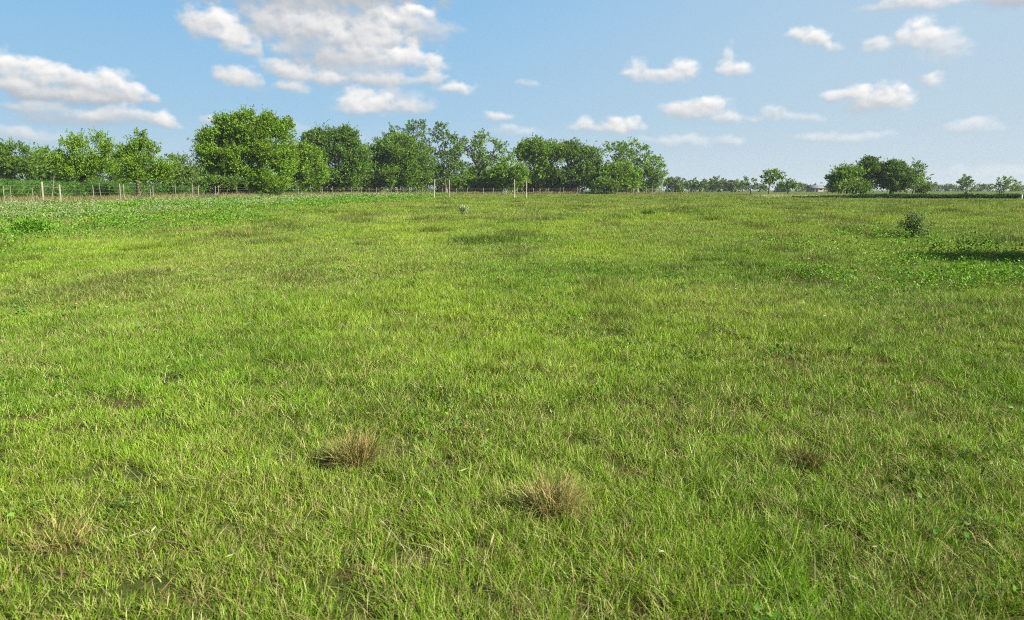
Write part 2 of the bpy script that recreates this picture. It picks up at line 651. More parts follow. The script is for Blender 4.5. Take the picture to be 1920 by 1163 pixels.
def lerp(a, b, t):
    return a + (b - a) * np.asarray(t)[..., None]


GREEN = np.array((.135, .275, .011))
YELLOW = np.array((.26, .375, .027))
DEEP = np.array((.06, .16, .008))
STRAW = np.array((.44, .40, .165))
RUST = np.array((.24, .165, .06))
PALE = np.array((.36, .40, .22))

# spots of bare soil and of dry thatch: (photo direction, radius in m)
BARE = [(595, 1108, .09), (903, 1046, .07), (1702, 1130, .11), (612, 882, .14), (330, 1085, .06), (1300, 968, .07)]
BARE = [(on_ground(a, b), r) for a, b, r in BARE]
DRY = [(610, 870, .5), (640, 880, .5), (1250, 890, .35), (1500, 685, .9), (1400, 560, 2.0), (1700, 590, 2.2), (700, 500, 3.0),
       (560, 540, 1.6), (350, 560, 1.6), (180, 560, 1.5), (940, 880, .5), (120, 990, .4), (560, 1060, .3), (220, 1080, .35),
       (1450, 940, .4), (1650, 1080, .4), (1020, 700, .5), (1830, 960, .35), (420, 850, .5)]
DRY = [(on_ground(a, b), r) for a, b, r in DRY]


LUSH = [(on_ground(a, b), r) for a, b, r in ((1600, 443, .8), (1700, 462, .9), (1840, 475, .9), (1760, 530, .8), (1880, 525, .9), (1560, 530, .6), (1500, 470, .7))]


def lush(x, y):
    """the broad-leaved strip along the left fence and the patch at the right, 0..1"""
    w = (fbm(x / 5, y / 8, 31, 3) - .5) * 9
    left = sstep(-10.0, -14.5, x + w) * sstep(13, 19, y + w)
    right = np.clip(1.25 - np.hypot((x - 11.5) / 4.6, (y - 15.6) / 2.6) + w * .05, 0, 1)
    for p, r in LUSH:
        right = np.maximum(right, 1.3 * np.exp(-(((x - p.x) / r) ** 2 + ((y - p.y) / (r * 1.3)) ** 2)))
    return np.clip(left + right, 0, 1)


def dry_field(x, y):
    d = .62 * fbm(x / 5, y / 9, 11, 4) + .38 * fbm(x / 1.1, y / 1.6, 12, 3)
    d = sstep(.36, .70, d)
    for p, r in DRY:
        d = np.maximum(d, .95 * np.exp(-((x - p.x) ** 2 + ((y - p.y) * .8) ** 2) / r ** 2))
    return d


def field_limit(x, y):
    """true where the open sward grows (this side of the fences)"""
    return (x > -41) & (y < 186 + 0 * x) & ((y < 150) | (x > -40 + (y - 150) * .45))


def sample_field(total, d0, d1, rho, margin=2.2):
    ds = np.linspace(d0, d1, 3000)
    wdt = 2 * (.70 * ds + margin)
    pdf = rho(ds) * wdt
    cdf = np.cumsum(pdf)
    n_exact = float(np.sum(pdf) * (ds[1] - ds[0]))
    cdf /= cdf[-1]
    n = int(n_exact) if total is None else total
    y = np.interp(rng.random(n), cdf, ds)
    x = (rng.random(n) * 2 - 1) * (.70 * y + margin)
    return x, y


def build_grass():
    B = Blades()

    def wid(d):
        return .0022 + .00023 * d

    def rho(d):
        return .125 * 5.2 / (1 + d / 7.0) / (wid(d) * .15 * .5)
    for (d0, d1, segs) in ((1.9, 6, 3), (6, 186, 2)):
        cx, cy = sample_field(None, d0, d1, rho)
        keep = field_limit(cx, cy)
        cx, cy = cx[keep], cy[keep]
        lu = lush(cx, cy)
        dr = dry_field(cx, cy)
        thin = fbm(cx / .55, cy / .7, 41, 3)
        gs = np.log(1 + cy * .09) / .09
        gap = fbm(cx / cy * gs / .10, gs / .10, 43, 3)
        ok = rng.random(len(cx)) < np.clip(.9 + 1.2 * (thin - .33), .8, 1) * (1 - .65 * lu) * np.clip(.16 + 5.2 * (gap - .35), .14, 1)
        for p, r in BARE:
            ok &= ((cx - p.x) ** 2 + ((cy - p.y) * .8) ** 2 > r * r * .5 * rng.random(len(cx)) ** .5 * (.3 + 1.4 * thin))
        cx, cy, dr, gap = cx[ok], cy[ok], dr[ok], gap[ok]
        nc = len(cx)
        tall = sstep(.3, .72, fbm(cx / 1.7, cy / 2.2, 21, 4))
        rank = sstep(.60, .74, fbm(cx / 1.3, cy / 2.6, 45, 3)) * sstep(5, 12, cy)
        ch = (.048 + .036 * tall) * (.68 + .4 * rng.random(nc) + .9 * (gap - .3)) * (1 + .8 * sstep(6, 40, cy)) * (1 + .9 * rank)
        # colour of the clump
        g = rng.random(nc)
        hue = fbm(cx / 2.4, cy / 3.5, 51, 3)
        col = lerp(DEEP, GREEN, np.clip(.2 + .9 * g, 0, 1))
        yl = np.clip(1.5 * (hue - .28) + .35 * (rng.random(nc) - .5) + .13 * sstep(8, 30, cy) - .12, 0, 1)
        col = col + (YELLOW - col) * yl[:, None]
        col = col * (1 - .45 * rank)[:, None]
        tone = sstep(.28, .68, fbm(cx / cy * gs[ok] / .42, gs[ok] / .30, 47, 3))
        col = col * (.84 + .28 * tone)[:, None]
        olive = sstep(14, 60, cy) * .24
        col = col * (1 - olive * .75)[:, None] + np.array((.045, .032, .006)) * olive[:, None]
        k = 8
        N = nc * k
        idx = np.repeat(np.arange(nc), k)
        rr = (.012 + .022 * rng.random(N) + .0035 * cy[idx])
        th = rng.random(N) * 2 * np.pi
        bx = cx[idx] + rr * np.cos(th)
        by = cy[idx] + rr * np.sin(th)
        d = by
        bl = np.stack([bx, by, height(bx, by) - .005], 1)
        length = ch[idx] * (.55 + .75 * rng.random(N))
        c = col[idx] * (.50 + .85 * rng.random(N))[:, None]
        u = rng.random(N)
        ps = .05 + .24 * dr[idx]
        straw = u < ps
        c[straw] = lerp(STRAW, RUST, np.clip(rng.random(straw.sum()) ** 2.2 * (.45 + .6 * dr[idx][straw]), 0, 1)) * (.6 + .5 * rng.random(straw.sum()))[:, None]
        tip = (u > .93) & ~straw
        c[tip] = np.array((.42, .47, .15)) * (.75 + .4 * rng.random(tip.sum()))[:, None]
        wiry = rng.random(N) < .38
        lean = .04 + .30 * rng.random(N) + wiry * .5 * rng.random(N) + .45 * (straw & (rng.random(N) < .4))
        bend = .05 + .55 * rng.random(N) ** 1.5 + wiry * .6 * rng.random(N)
        ld = th + (rng.random(N) - .5) * np.where(wiry, 6.3, 1.4)
        fc = rng.random(N) * np.pi
        w = wid(d) * (.7 + .6 * rng.random(N))
        B.add(bl, length, w, lean, bend, ld, fc, c, segs)
    o = B.build('grass', M_GRASS)
    print('grass verts', len(o.data.vertices))
    tag(o, 'short mixed pasture grass, fresh green with straw coloured blades', 'grass', kind='stuff')


def build_litter():
    """dead straw lying between the tufts near the camera"""
    B = Blades()

    def rho(d):
        return 420 / (1 + (d / 3.5) ** 1.8)
    x, y = sample_field(None, 1.9, 12, rho, 1.5)
    d = dry_field(x, y)
    keep = rng.random(len(x)) < .25 + .75 * d
    x, y = x[keep], y[keep]
    n = len(x)
    c = lerp(np.array((.34, .26, .12)), np.array((.16, .085, .04)), rng.random(n)) * (.5 + .7 * rng.random(n))[:, None]
    b = np.stack([x, y, height(x, y) + .004 + .02 * rng.random(n)], 1)
    B.add(b, .03 + .07 * rng.random(n), .0026 + .0003 * y, .8 + .4 * rng.random(n), .2 * rng.random(n), rng.random(n) * 6.3, rng.random(n) * 3.2, c, 2)
    o = B.build('straw_litter', M_GRASS)
    tag(o, 'dead straw and brown leaf litter lying between the grass tufts', 'litter', kind='stuff')


def build_stalks():
    """long pale seed stalks arching over the sward"""
    B = Blades()

    def rho(d):
        return 260 / (1 + (d / 6) ** 1.5)
    x, y = sample_field(None, 2.0, 60, rho)
    dr = fbm(x / 1.5, y / 2, 61, 3)
    keep = (rng.random(len(x)) < sstep(.3, .7, dr)) & field_limit(x, y) & (lush(x, y) < .5)
    x, y = x[keep], y[keep]
    n = len(x)
    L = .045 + .15 * rng.random(n) ** 1.8
    c = lerp(PALE, STRAW, rng.random(n)) * (.7 + .4 * rng.random(n))[:, None]
    b = np.stack([x, y, height(x, y)], 1)
    th = rng.random(n) * 2 * np.pi
    lean = .15 + .85 * rng.random(n)
    bend = .1 + 1.0 * rng.random(n)
    B.add(b, L, .0013 + .00024 * y, lean, bend, th, rng.random(n) * np.pi, c, 5)
    # feathery heads on some
    s = rng.random(n) < .07
    t = .72
    ld = np.stack([np.cos(th), np.sin(th), 0 * th], 1)
    p = b + ld * (L * (lean * t + bend * t * t))[:, None]
    p[:, 2] += L * t * (1 - .55 * bend * t) * np.sqrt(np.clip(1 - .5 * lean ** 2, .2, 1))
    for r in range(3):
        ax = ld * (lean + 2 * bend * t)[:, None] + rng.normal(0, .12, (n, 3))
        ax[:, 2] += .7 - bend * .8
        nr = rng.normal(0, 1, (n, 3))
        B.leaves(p[s], ax[s], nr[s], (L * .30)[s], (.004 + .0003 * y)[s], c[s] * 1.05)
    o = B.build('seed_stalks', M_GRASS)
    tag(o, 'thin pale seed stalks arching above the pasture grass', 'grass stalks', kind='stuff')


def leaf_clumps(B, cx, cy, hgt, rad, size, col, per, flat=.5, base=0.0):
    """low broad-leaved plants as heaps of small leaves"""
    n = len(cx)
    idx = np.repeat(np.arange(n), per)
    N = len(idx)
    th = rng.random(N) * 2 * np.pi
    r = rad[idx] * np.sqrt(rng.random(N))
    hh = hgt[idx] * (base + (1 - base) * rng.random(N) ** .8) * np.sqrt(np.clip(1 - (r / rad[idx]) ** 2 * .7, .1, 1))
    x = cx[idx] + r * np.cos(th)
    y = cy[idx] + r * np.sin(th)
    p = np.stack([x, y, height(x, y) + hh], 1)
    ax = np.stack([np.cos(th), np.sin(th), rng.normal(.25, .45, N)], 1) + rng.normal(0, .5, (N, 3))
    nr = rng.normal(0, .55, (N, 3)) + np.array((0, 0, flat * 2))
    s = size[idx] * (.6 + .8 * rng.random(N))
    c = col[idx] * (.7 + .6 * rng.random(N))[:, None]
    B.leaves(p, ax, nr, s, s * .62, c)


def build_weeds():
    B = Blades()

    def rho(d):
        return 52 / (1 + (d / 9) ** 1.7)
    x, y = sample_field(None, 11, 185, rho, 3)
    lu = lush(x, y)
    keep = (rng.random(len(x)) < lu) & field_limit(x, y)
    x, y = x[keep], y[keep]
    n = len(x)
    h = (.10 + .26 * sstep(.32, .7, fbm(x / 2.2, y / 3.5, 71, 3))) * (.7 + .6 * rng.random(n)) * np.where(x > 0, 1.35, 1.0)
    rad = (.08 + .10 * rng.random(n)) * (1 + y / 60)
    size = .026 + .0015 * y
    c = lerp(np.array((.06, .19, .012)), np.array((.17, .31, .025)), rng.random(n))
    pale = sstep(-14, -24, x + 8 * (fbm(x / 4, y / 6, 81, 3) - .5)) * sstep(.35, .6, fbm(x / 3, y / 5, 82, 3))
    c = lerp(c, np.array((.19, .29, .085)), np.clip(pale * .75 + .35 * (rng.random(n) < .25), 0, 1))
    leaf_clumps(B, x, y, h, rad, size, c, 22)
    # pale flower heads on the plants nearest the fence
    s = rng.random(n) < pale * .8
    leaf_clumps(B, x[s], y[s], h[s] * 1.15 + .05, rad[s], size[s] * .8, np.tile(np.array((.27, .32, .15)), (s.sum(), 1)), 11, base=.75)
    o = B.build('broadleaf_weeds', M_WEED)
    tag(o, 'lush broad leaved weeds, bright green, whitish with flower near the fence', 'weeds', kind='stuff')


def build_clover():
    B = Blades()

    def rho(d):
        return 30 / (1 + (d / 5) ** 1.2)
    x, y = sample_field(None, 2.0, 14, rho, 1.5)
    f = sstep(.52, .68, fbm(x / .9, y / 1.1, 91, 3)) * .8 + .06
    f = np.maximum(f, sstep(1.35, 1.9, x) * sstep(4.6, 3.4, y))
    keep = rng.random(len(x)) < f
    x, y = x[keep], y[keep]
    n = len(x)
    c = lerp(np.array((.055, .15, .016)), np.array((.12, .24, .03)), rng.random(n))
    leaf_clumps(B, x, y, .05 + .07 * rng.random(n), .05 + .05 * rng.random(n), .018 + .010 * rng.random(n) + .001 * y, c, 16, .8, .3)
    o = B.build('clover', M_WEED)
    tag(o, 'small round leaved clover growing low between the grass', 'clover', kind='stuff')


def build_rough_grass():
    """tall tawny grass under the wire fence"""
    B = Blades()
    n = 26000
    s = rng.random(n)
    P = np.array(FENCE)
    seg = np.hypot(*(P[1:] - P[:-1]).T)
    cum = np.concatenate([[0], np.cumsum(seg)])
    t = s ** 1.1 * cum[-1]
    x = np.interp(t, cum, P[:, 0]) + rng.normal(0, 1, n) * 1.4 - .9
    y = np.interp(t, cum, P[:, 1]) + rng.normal(0, 1, n) * 1.0 + 1.0
    b = np.stack([x, y, height(x, y)], 1)
    L = (.35 + .55 * rng.random(n)) * (.6 + .8 * fbm(x / 3, y / 3, 13, 2))
    kind = rng.random(n) + .5 * (fbm(x / 4, y / 4, 14, 2) - .5)
    c = np.where((kind < .5)[:, None], lerp(np.array((.34, .27, .14)), np.array((.20, .125, .07)), rng.random(n)),
                 lerp(np.array((.09, .14, .03)), np.array((.20, .22, .06)), rng.random(n)))
    B.add(b, L, .012 + .00035 * y, .1 + .35 * rng.random(n), .5 * rng.random(n), rng.random(n) * 6.3, rng.random(n) * 3.2, c, 2)
    o = B.build('rough_grass', M_GRASS)
    tag(o, 'tall tawny rough grass growing under the wire fence', 'rough grass', kind='stuff')


def build_corn():
    B = Blades()
    pts = []
    for row in range(46):
        off = 47.0 + row * .95
        ymax = 190 if row < 8 else 150
        ys = np.arange(max(56, off * 1.30), ymax, .42)
        ys = ys[rng.random(len(ys)) < np.clip(60 / ys, .25, .8) * (1 if row < 8 else .6)]
        pts.append(np.stack([-off + rng.normal(0, .06, len(ys)), ys + rng.normal(0, .1, len(ys))], 1))
    # rows behind the middle of the wood
    for row in range(4):
        xs = np.arange(-34, -2, .6)
        pts.append(np.stack([xs, np.full(len(xs), 236 + row * 1.5)], 1))
    P = np.concatenate(pts)
    n = len(P)
    k = 11
    idx = np.repeat(np.arange(n), k)
    N = len(idx)
    Hh = (1.75 + .35 * rng.random(n)) * (1 + .12 * (fbm(P[:, 0] / 6, P[:, 1] / 6, 15, 2) - .5))
    f = np.tile(np.linspace(.12, .9, k), n)
    b = np.stack([P[idx, 0], P[idx, 1], height(P[idx, 0], P[idx, 1]) + f * Hh[idx] * .8], 1)
    c = lerp(np.array((.045, .125, .018)), np.array((.10, .22, .03)), rng.random(N)) * (.8 + .4 * rng.random(N))[:, None]
    B.add(b, .55 + .25 * rng.random(N), np.full(N, .11), .35 + .3 * rng.random(N), .5 + .5 * rng.random(N),
          rng.random(N) * 6.3, rng.random(N) * 3.2, c, 3)
    # stalks
    b = np.stack([P[:, 0], P[:, 1], height(P[:, 0], P[:, 1])], 1)
    B.add(b, Hh, np.full(n, .06), .02 * np.ones(n), .02 * np.ones(n), rng.random(n) * 6.3, rng.random(n) * 3.2,
          np.tile(np.array((.08, .15, .03)), (n, 1)), 2)
    o = B.build('corn_crop', M_WEED)
    tag(o, 'dense rows of young green corn behind the wire fence', 'crop', kind='stuff')


def build_ditch_strip():
    """dark rank growth along the ditch that closes the field at the right"""
    B = Blades()
    n = 5200
    t = rng.random(n)
    x = 39 + t * 24 + rng.normal(0, .25, n)
    y = 104 - t * 21 + rng.normal(0, .55, n)
    h = (.18 + .42 * sstep(0, .35, t)) * (.7 + .5 * fbm(x / 2, y / 2, 16, 3))
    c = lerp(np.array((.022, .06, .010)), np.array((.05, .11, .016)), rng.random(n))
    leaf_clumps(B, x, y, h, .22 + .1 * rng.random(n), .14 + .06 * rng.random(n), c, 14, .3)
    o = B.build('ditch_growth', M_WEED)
    tag(o, 'low dark green strip of rank growth in front of the right tree group', 'weeds', kind='stuff')
    B = Blades()
    n = 9000
    t = rng.random(n) * 1.25 - .12
    x = 41 + t * 26
    y = 109 - t * 21 + rng.random(n) * 9
    b = np.stack([x, y, height(x, y)], 1)
    c = lerp(np.array((.26, .29, .10)), np.array((.34, .34, .16)), rng.random(n))
    B.add(b, .35 + .3 * rng.random(n), .05 + .02 * rng.random(n), .1 + .3 * rng.random(n), .4 * rng.random(n),
          rng.random(n) * 6.3, rng.random(n) * 3.2, c, 2)
    o = B.build('pale_verge', M_GRASS)
    tag(o, 'pale tall verge grass behind the dark ditch strip', 'verge grass', kind='stuff')


# ------------------------------------------------------------------ trees
def make_tree(name, label, d, lobes, tint=(.075, .145, .018), var=.45, cov=11, leaf=1.7, trunk=None, group=None,
              category='tree', bark=None, rise=.38, stem=1.0, updir=.55, low=None, shaggy=1.0, twigs=3, base_z=None, crown='crown', bole='trunk'):
    q = d / 757.0
    S = d * math.cos(PITCH) / F
    tx = trunk if trunk is not None else sum(l[0] * l[2] for l in lobes) / sum(l[2] for l in lobes)
    bx = (tx - PW / 2) * S
    bz = hz(bx, d) if base_z is None else base_z
    root = empty(name, (bx, d, bz), label, category, group)
    rg = np.random.default_rng(abs(hash_(label)) % 100000)
    B = Blades()
    G = Geo()
    cs = []
    for (px, py, rx, ry, *o) in lobes:
        c = at(px, py, d)
        RX, RZ = rx * S * .95, ry * S * .95
        RY = (RX * .55 + RZ * .45)
        dy = (o[0] if o else rg.uniform(-.45, .45)) * RX
        c = np.array((c.x, c.y + dy, c.z))
        cs.append((c, RX, RY, RZ))
    zt = max(c[2] + r for c, _, _, r in cs)
    zb = min(c[2] - r for c, _, _, r in cs)
    th = zt - bz
    fork = Vector((bx, d, bz + max(th * rise, .15)))
    tr = max(.028 * th, .03) * stem
    lx = bx + rg.uniform(-.05, .05) * th
    G.tube([(bx, d, bz - .15), (bx * .5 + lx * .5, d, bz + th * rise * .5), (lx, d, fork.z)], [tr * 1.35, tr, tr * .8], 7)
    fork.x = lx
    for (c, RX, RY, RZ) in cs:
        C = Vector(c)
        # limb
        mid = fork.lerp(C, .5) + Vector((rg.uniform(-.1, .1), rg.uniform(-.1, .1), rg.uniform(-.02, .1))) * th * .5
        G.tube([fork - Vector((0, 0, tr)), mid, C], [tr * .55, tr * .34, tr * .14], 5)
        for _ in range(twigs):
            u = Vector(rg.normal(0, 1, 3)).normalized()
            e = C + Vector((u.x * RX, u.y * RY, abs(u.z) * RZ)) * .85
            s0 = mid.lerp(C, rg.uniform(.2, 1))
            G.tube([s0, s0.lerp(e, .5) + Vector((0, 0, .06 * th * rg.uniform(0, 1))), e], [tr * .17, tr * .1, tr * .03], 4)
        # leaf sprays
        area = math.pi * (RX / q) * (RZ / q)
        nl = cov * area / (.225 * leaf * leaf)
        per = 15
        ns = max(6, int(nl / per))
        u = rg.normal(0, 1, (ns, 3))
        u /= np.linalg.norm(u, axis=1, keepdims=True)
        rad = rg.random(ns) ** .42
        # uneven crown: push some sprays out, pull others in
        lump = fbm(u[:, 0] * 3.1 + c[0] * .37, u[:, 2] * 3.1 + u[:, 1] * 2.1 + c[2] * .37, 5, 3)
        rad = rad * (.56 + .96 * lump)
        wild = rg.random(ns) < .14 * shaggy
        rad = np.where(wild, .70 + .22 * rg.random(ns), rad)
        p0 = c + u * rad[:, None] * np.array((RX, RY, RZ))
        if min(RX, RZ) / q > 6.5:
            # boughs: leafy shelves with shade between them
            nb = int(6 + (RX + RZ) / q / 6)
            bd = rg.normal(0, 1, (nb, 3))
            bd[:, 1] -= .35
            bd /= np.linalg.norm(bd, axis=1, keepdims=True)
            bc = c + bd * np.array((RX, RY, RZ)) * (.60 + .22 * rg.random(nb))[:, None]
            bs = (.34 + .22 * rg.random(nb))
            pick = rg.integers(0, nb, ns)
            inb = (rg.random(ns) < .8) & ~wild
            u2 = rg.normal(0, 1, (ns, 3))
            u2[:, 2] = np.abs(u2[:, 2]) * np.where(rg.random(ns) < .8, 1, -1)
            u2 /= np.linalg.norm(u2, axis=1, keepdims=True)
            pb = bc[pick] + u2 * (rg.random(ns) ** .4 * bs[pick])[:, None] * np.array((RX, RY, .75 * RZ))
            p0 = np.where(inb[:, None], pb, p0)
            un = (p0 - c) / np.array((RX, RY, RZ)) * .6 + u2 * .6
            u = np.where(inb[:, None], un / (np.linalg.norm(un, axis=1, keepdims=True) + 1e-6), u)
        gap = fbm(p0[:, 0] / (9 * q) + p0[:, 1] / (13 * q), p0[:, 2] / (8 * q), 23, 2)
        ok = gap > .41
        if ok.mean() < .5:
            ok[:] = True
        if low is not None:
            ok &= p0[:, 2] > bz + low
        ok &= p0[:, 2] > bz + .05
        p0, u, lump, wild = p0[ok], u[ok], lump[ok], wild[ok]
        ns = len(p0)
        if ns == 0:
            continue
        sd = u * .75 + np.array((0, 0, updir)) + rg.normal(0, .4, (ns, 3))
        sd /= np.linalg.norm(sd, axis=1, keepdims=True)
        SL = np.minimum((3.5 + 6.0 * rg.random(ns)) * q, (.35 + .35 * rg.random(ns)) * (RX + RZ) * .5) * shaggy * np.where(wild, 1.8, 1.0)
        scol = np.array(tint) * (1 + var * 1.6 * (rg.random(ns)[:, None] - .5))
        yel = rg.random(ns) * .55
        scol = scol + (np.array((.19, .27, .03)) - scol) * (yel * .8)[:, None]
        idx = np.repeat(np.arange(ns), per)
        N = len(idx)
        t = rg.random(N)
        p = p0[idx] + sd[idx] * (t * SL[idx])[:, None] + rg.normal(0, .72 * q, (N, 3)) * ((1.3 - t) * np.where(wild[idx], .62, 1.0))[:, None]
        p[:, 2] -= t * t * SL[idx] * .12
        ax = sd[idx] + rg.normal(0, .65, (N, 3))
        nr = rg.normal(0, .6, (N, 3)) + u[idx] * .5 + np.array((0, 0, .6))
        ll = leaf * q * (.6 + .8 * rg.random(N))
        col = scol[idx] * (.75 + .5 * rg.random(N))[:, None]
        p[:, 2] = np.maximum(p[:, 2], bz + .05)
        B.leaves(p, ax, nr, ll, ll * .5, col)
    G.build(bole, bark or M_BARK, root)
    B.build(crown, M_LEAF, root)
    return root


def hash_(s):
    h = 2166136261
    for ch in s:
        h = ((h ^ ord(ch)) * 16777619) & 0xffffffff
    return h


FENCE = [(-40.5, 50), (-40, 150), (-29, 177), (-12, 184), (14, 187), (46, 187)]

FRESH = (.125, .24, .011)
MID = (.112, .222, .011)
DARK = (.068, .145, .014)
GREYG = (.085, .145, .035)


def build_trees():
    g = 'trees along the field fence'
    make_tree('field_tree', 'dark rounded tree behind the corn at the far left edge', 150,
              [(28, 306, 40, 34), (2, 312, 34, 32), (48, 318, 26, 22)], DARK, low=.5, trunk=25, group=g)
    make_tree('field_tree', 'low dark tree right beside the rounded tree at the far left', 158,
              [(84, 312, 28, 27), (106, 318, 22, 22), (66, 318, 18, 20)], MID, low=.5, trunk=86, group=g)
    make_tree('field_tree', 'dark low tree filling the gap behind the two spiky left trees', 150,
              [(212, 314, 30, 26), (238, 318, 22, 22), (130, 322, 30, 22)], DARK, low=.5, trunk=212, group=g)
    make_tree('field_tree', 'loose spiky topped tree at the left, standing in the corn edge', 90,
              [(165, 300, 46, 38), (138, 276, 22, 17), (182, 266, 16, 13), (203, 286, 14, 14), (150, 328, 42, 20),
               (122, 306, 16, 22), (193, 318, 26, 26)], FRESH, cov=4.6, updir=.9, shaggy=1.5, trunk=158, rise=.3, group=g)
    make_tree('field_tree', 'tree with one tall spike of leaves, second spiky tree from left', 85,
              [(268, 318, 42, 32), (265, 272, 13, 16), (263, 256, 8, 10), (290, 280, 8, 9), (238, 292, 16, 18), (298, 324, 24, 22), (250, 322, 26, 28),
               (266, 296, 24, 20)], MID, cov=5, updir=.8, shaggy=1.5, trunk=261, rise=.25, group=g)
    make_tree('field_tree', 'small greyish green tree left of the tallest tree', 104,
              [(344, 316, 24, 22), (368, 334, 16, 18), (330, 328, 20, 18), (352, 340, 22, 14)], GREYG, cov=4.2, trunk=364, stem=.6, group=g)
    make_tree('field_tree', 'low pale sapling by the fence under the tallest tree', 99,
              [(420, 340, 28, 10), (400, 342, 22, 10), (446, 346, 18, 10)], (.09, .17, .03), cov=4.2, trunk=412, stem=.5, group=g)
    make_tree('field_tree', 'tallest tree of the row, broad dense crown with ragged top', 120,
              [(474, 252, 46, 36), (426, 260, 34, 32), (406, 298, 32, 44), (455, 308, 66, 46), (521, 244, 22, 18), (512, 292, 42, 44),
               (474, 226, 34, 13), (422, 228, 16, 10), (500, 330, 50, 26), (430, 330, 45, 26), (386, 258, 13, 12), (540, 232, 9, 9)], FRESH,
              trunk=462, rise=.22, updir=.7, shaggy=1.15, group=g)
    make_tree('field_tree', 'medium tree leaning on the right flank of the tallest tree', 158,
              [(560, 312, 40, 36), (590, 328, 24, 26), (535, 318, 32, 36), (572, 292, 22, 18)], FRESH, trunk=560, rise=.25, group=g)
    make_tree('field_tree', 'dense dome shaped tree with a shadowed left shoulder, right of the tallest tree', 178,
              [(622, 274, 44, 28), (648, 258, 22, 15), (586, 264, 20, 14), (630, 310, 52, 42), (668, 304, 24, 38), (640, 340, 46, 18)],
              (.065, .15, .016), trunk=632, rise=.25, updir=.7, group=g)
    make_tree('field_tree', 'bright rounded bushy tree in front of the open branched oak', 188,
              [(742, 288, 42, 24), (716, 316, 34, 36), (776, 308, 34, 36), (756, 334, 52, 24), (752, 268, 22, 12), (700, 300, 16, 20)],
              (.085, .18, .018), trunk=748, rise=.25, group=g)
    make_tree('field_tree', 'tall open oak with pale bare limbs showing against the sky', 215,
              [(752, 246, 22, 11), (781, 240, 22, 9), (814, 243, 24, 11), (838, 258, 16, 9), (800, 262, 26, 11), (852, 280, 20, 20),
               (734, 258, 12, 9), (838, 300, 18, 14), (812, 284, 14, 9), (850, 318, 20, 18), (822, 326, 20, 16)], DARK, cov=3.6, trunk=838, rise=.3, bark=M_PALE, twigs=7, stem=.6, group=g)
    make_tree('field_tree', 'airy tree with sky gaps low in its crown, middle of the row', 200,
              [(902, 262, 18, 12), (934, 274, 14, 11), (884, 282, 18, 15), (908, 300, 26, 18), (952, 298, 15, 14), (866, 272, 11, 11),
               (905, 330, 20, 15), (935, 318, 12, 14), (868, 332, 18, 20), (890, 316, 18, 14), (925, 338, 20, 14)], MID, cov=4, trunk=905, bark=M_PALE, twigs=6, rise=.3, group=g)
    make_tree('field_tree', 'small leafy tree between the two pairs of tall poles', 192,
              [(948, 322, 20, 15), (972, 328, 20, 14), (930, 334, 14, 12), (960, 338, 22, 12)], FRESH, trunk=958, group=g)
    make_tree('field_tree', 'round crowned tree with dark hollow and thin dead twig on top left', 204,
              [(1006, 288, 32, 21), (1030, 300, 24, 26), (984, 292, 16, 18), (1016, 320, 26, 16), (1000, 276, 20, 10)], MID, low=2.2,
              trunk=1012, group=g)
    make_tree('field_tree', 'dark knob topped tree peeping out above the row', 232,
              [(1066, 272, 14, 10), (1050, 276, 9, 6), (1068, 290, 18, 12), (1092, 284, 12, 8)], DARK, trunk=1066, rise=.5, group=g)
    make_tree('field_tree', 'wide light green tree with drooping left edge, right half of row', 205,
              [(1058, 300, 26, 22), (1086, 298, 28, 20), (1112, 304, 24, 20), (1048, 330, 20, 24), (1092, 332, 34, 22), (1126, 316, 20, 18),
               (1070, 284, 12, 8)], (.08, .165, .02), trunk=1076, group=g)
    make_tree('field_tree', 'loose topped tree at the right end of the row', 218,
              [(1152, 284, 20, 13), (1184, 278, 22, 11), (1202, 294, 18, 16), (1170, 302, 24, 14), (1208, 318, 16, 18)], MID, cov=4.2,
              trunk=1196, bark=M_PALE, twigs=5, group=g)
    make_tree('field_tree', 'low leafy tree in front of the loose topped tree', 198,
              [(1164, 320, 26, 15), (1184, 334, 20, 16), (1148, 330, 18, 16), (1170, 344, 28, 10)], FRESH, trunk=1176, group=g)
    make_tree('field_tree', 'last tree of the row, slim with a nodding top', 210,
              [(1229, 302, 15, 8), (1228, 324, 15, 16), (1240, 338, 12, 14), (1212, 334, 13, 18), (1238, 312, 8, 6)], MID, cov=4.5,
              trunk=1222, group=g)
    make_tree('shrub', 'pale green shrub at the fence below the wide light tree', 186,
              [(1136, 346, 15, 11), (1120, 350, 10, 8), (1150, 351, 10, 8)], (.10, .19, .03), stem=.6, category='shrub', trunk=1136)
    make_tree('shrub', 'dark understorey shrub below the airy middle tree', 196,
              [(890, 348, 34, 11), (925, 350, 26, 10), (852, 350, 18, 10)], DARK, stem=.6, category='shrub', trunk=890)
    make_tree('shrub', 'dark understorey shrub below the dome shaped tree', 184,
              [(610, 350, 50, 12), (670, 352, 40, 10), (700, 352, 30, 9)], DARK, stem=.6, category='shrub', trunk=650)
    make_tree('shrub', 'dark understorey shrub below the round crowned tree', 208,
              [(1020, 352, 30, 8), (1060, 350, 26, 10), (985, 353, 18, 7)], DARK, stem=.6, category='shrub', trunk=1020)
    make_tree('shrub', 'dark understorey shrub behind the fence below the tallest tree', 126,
              [(440, 350, 50, 12), (510, 350, 50, 12), (390, 352, 30, 10)], DARK, stem=.6, category='shrub', trunk=470)
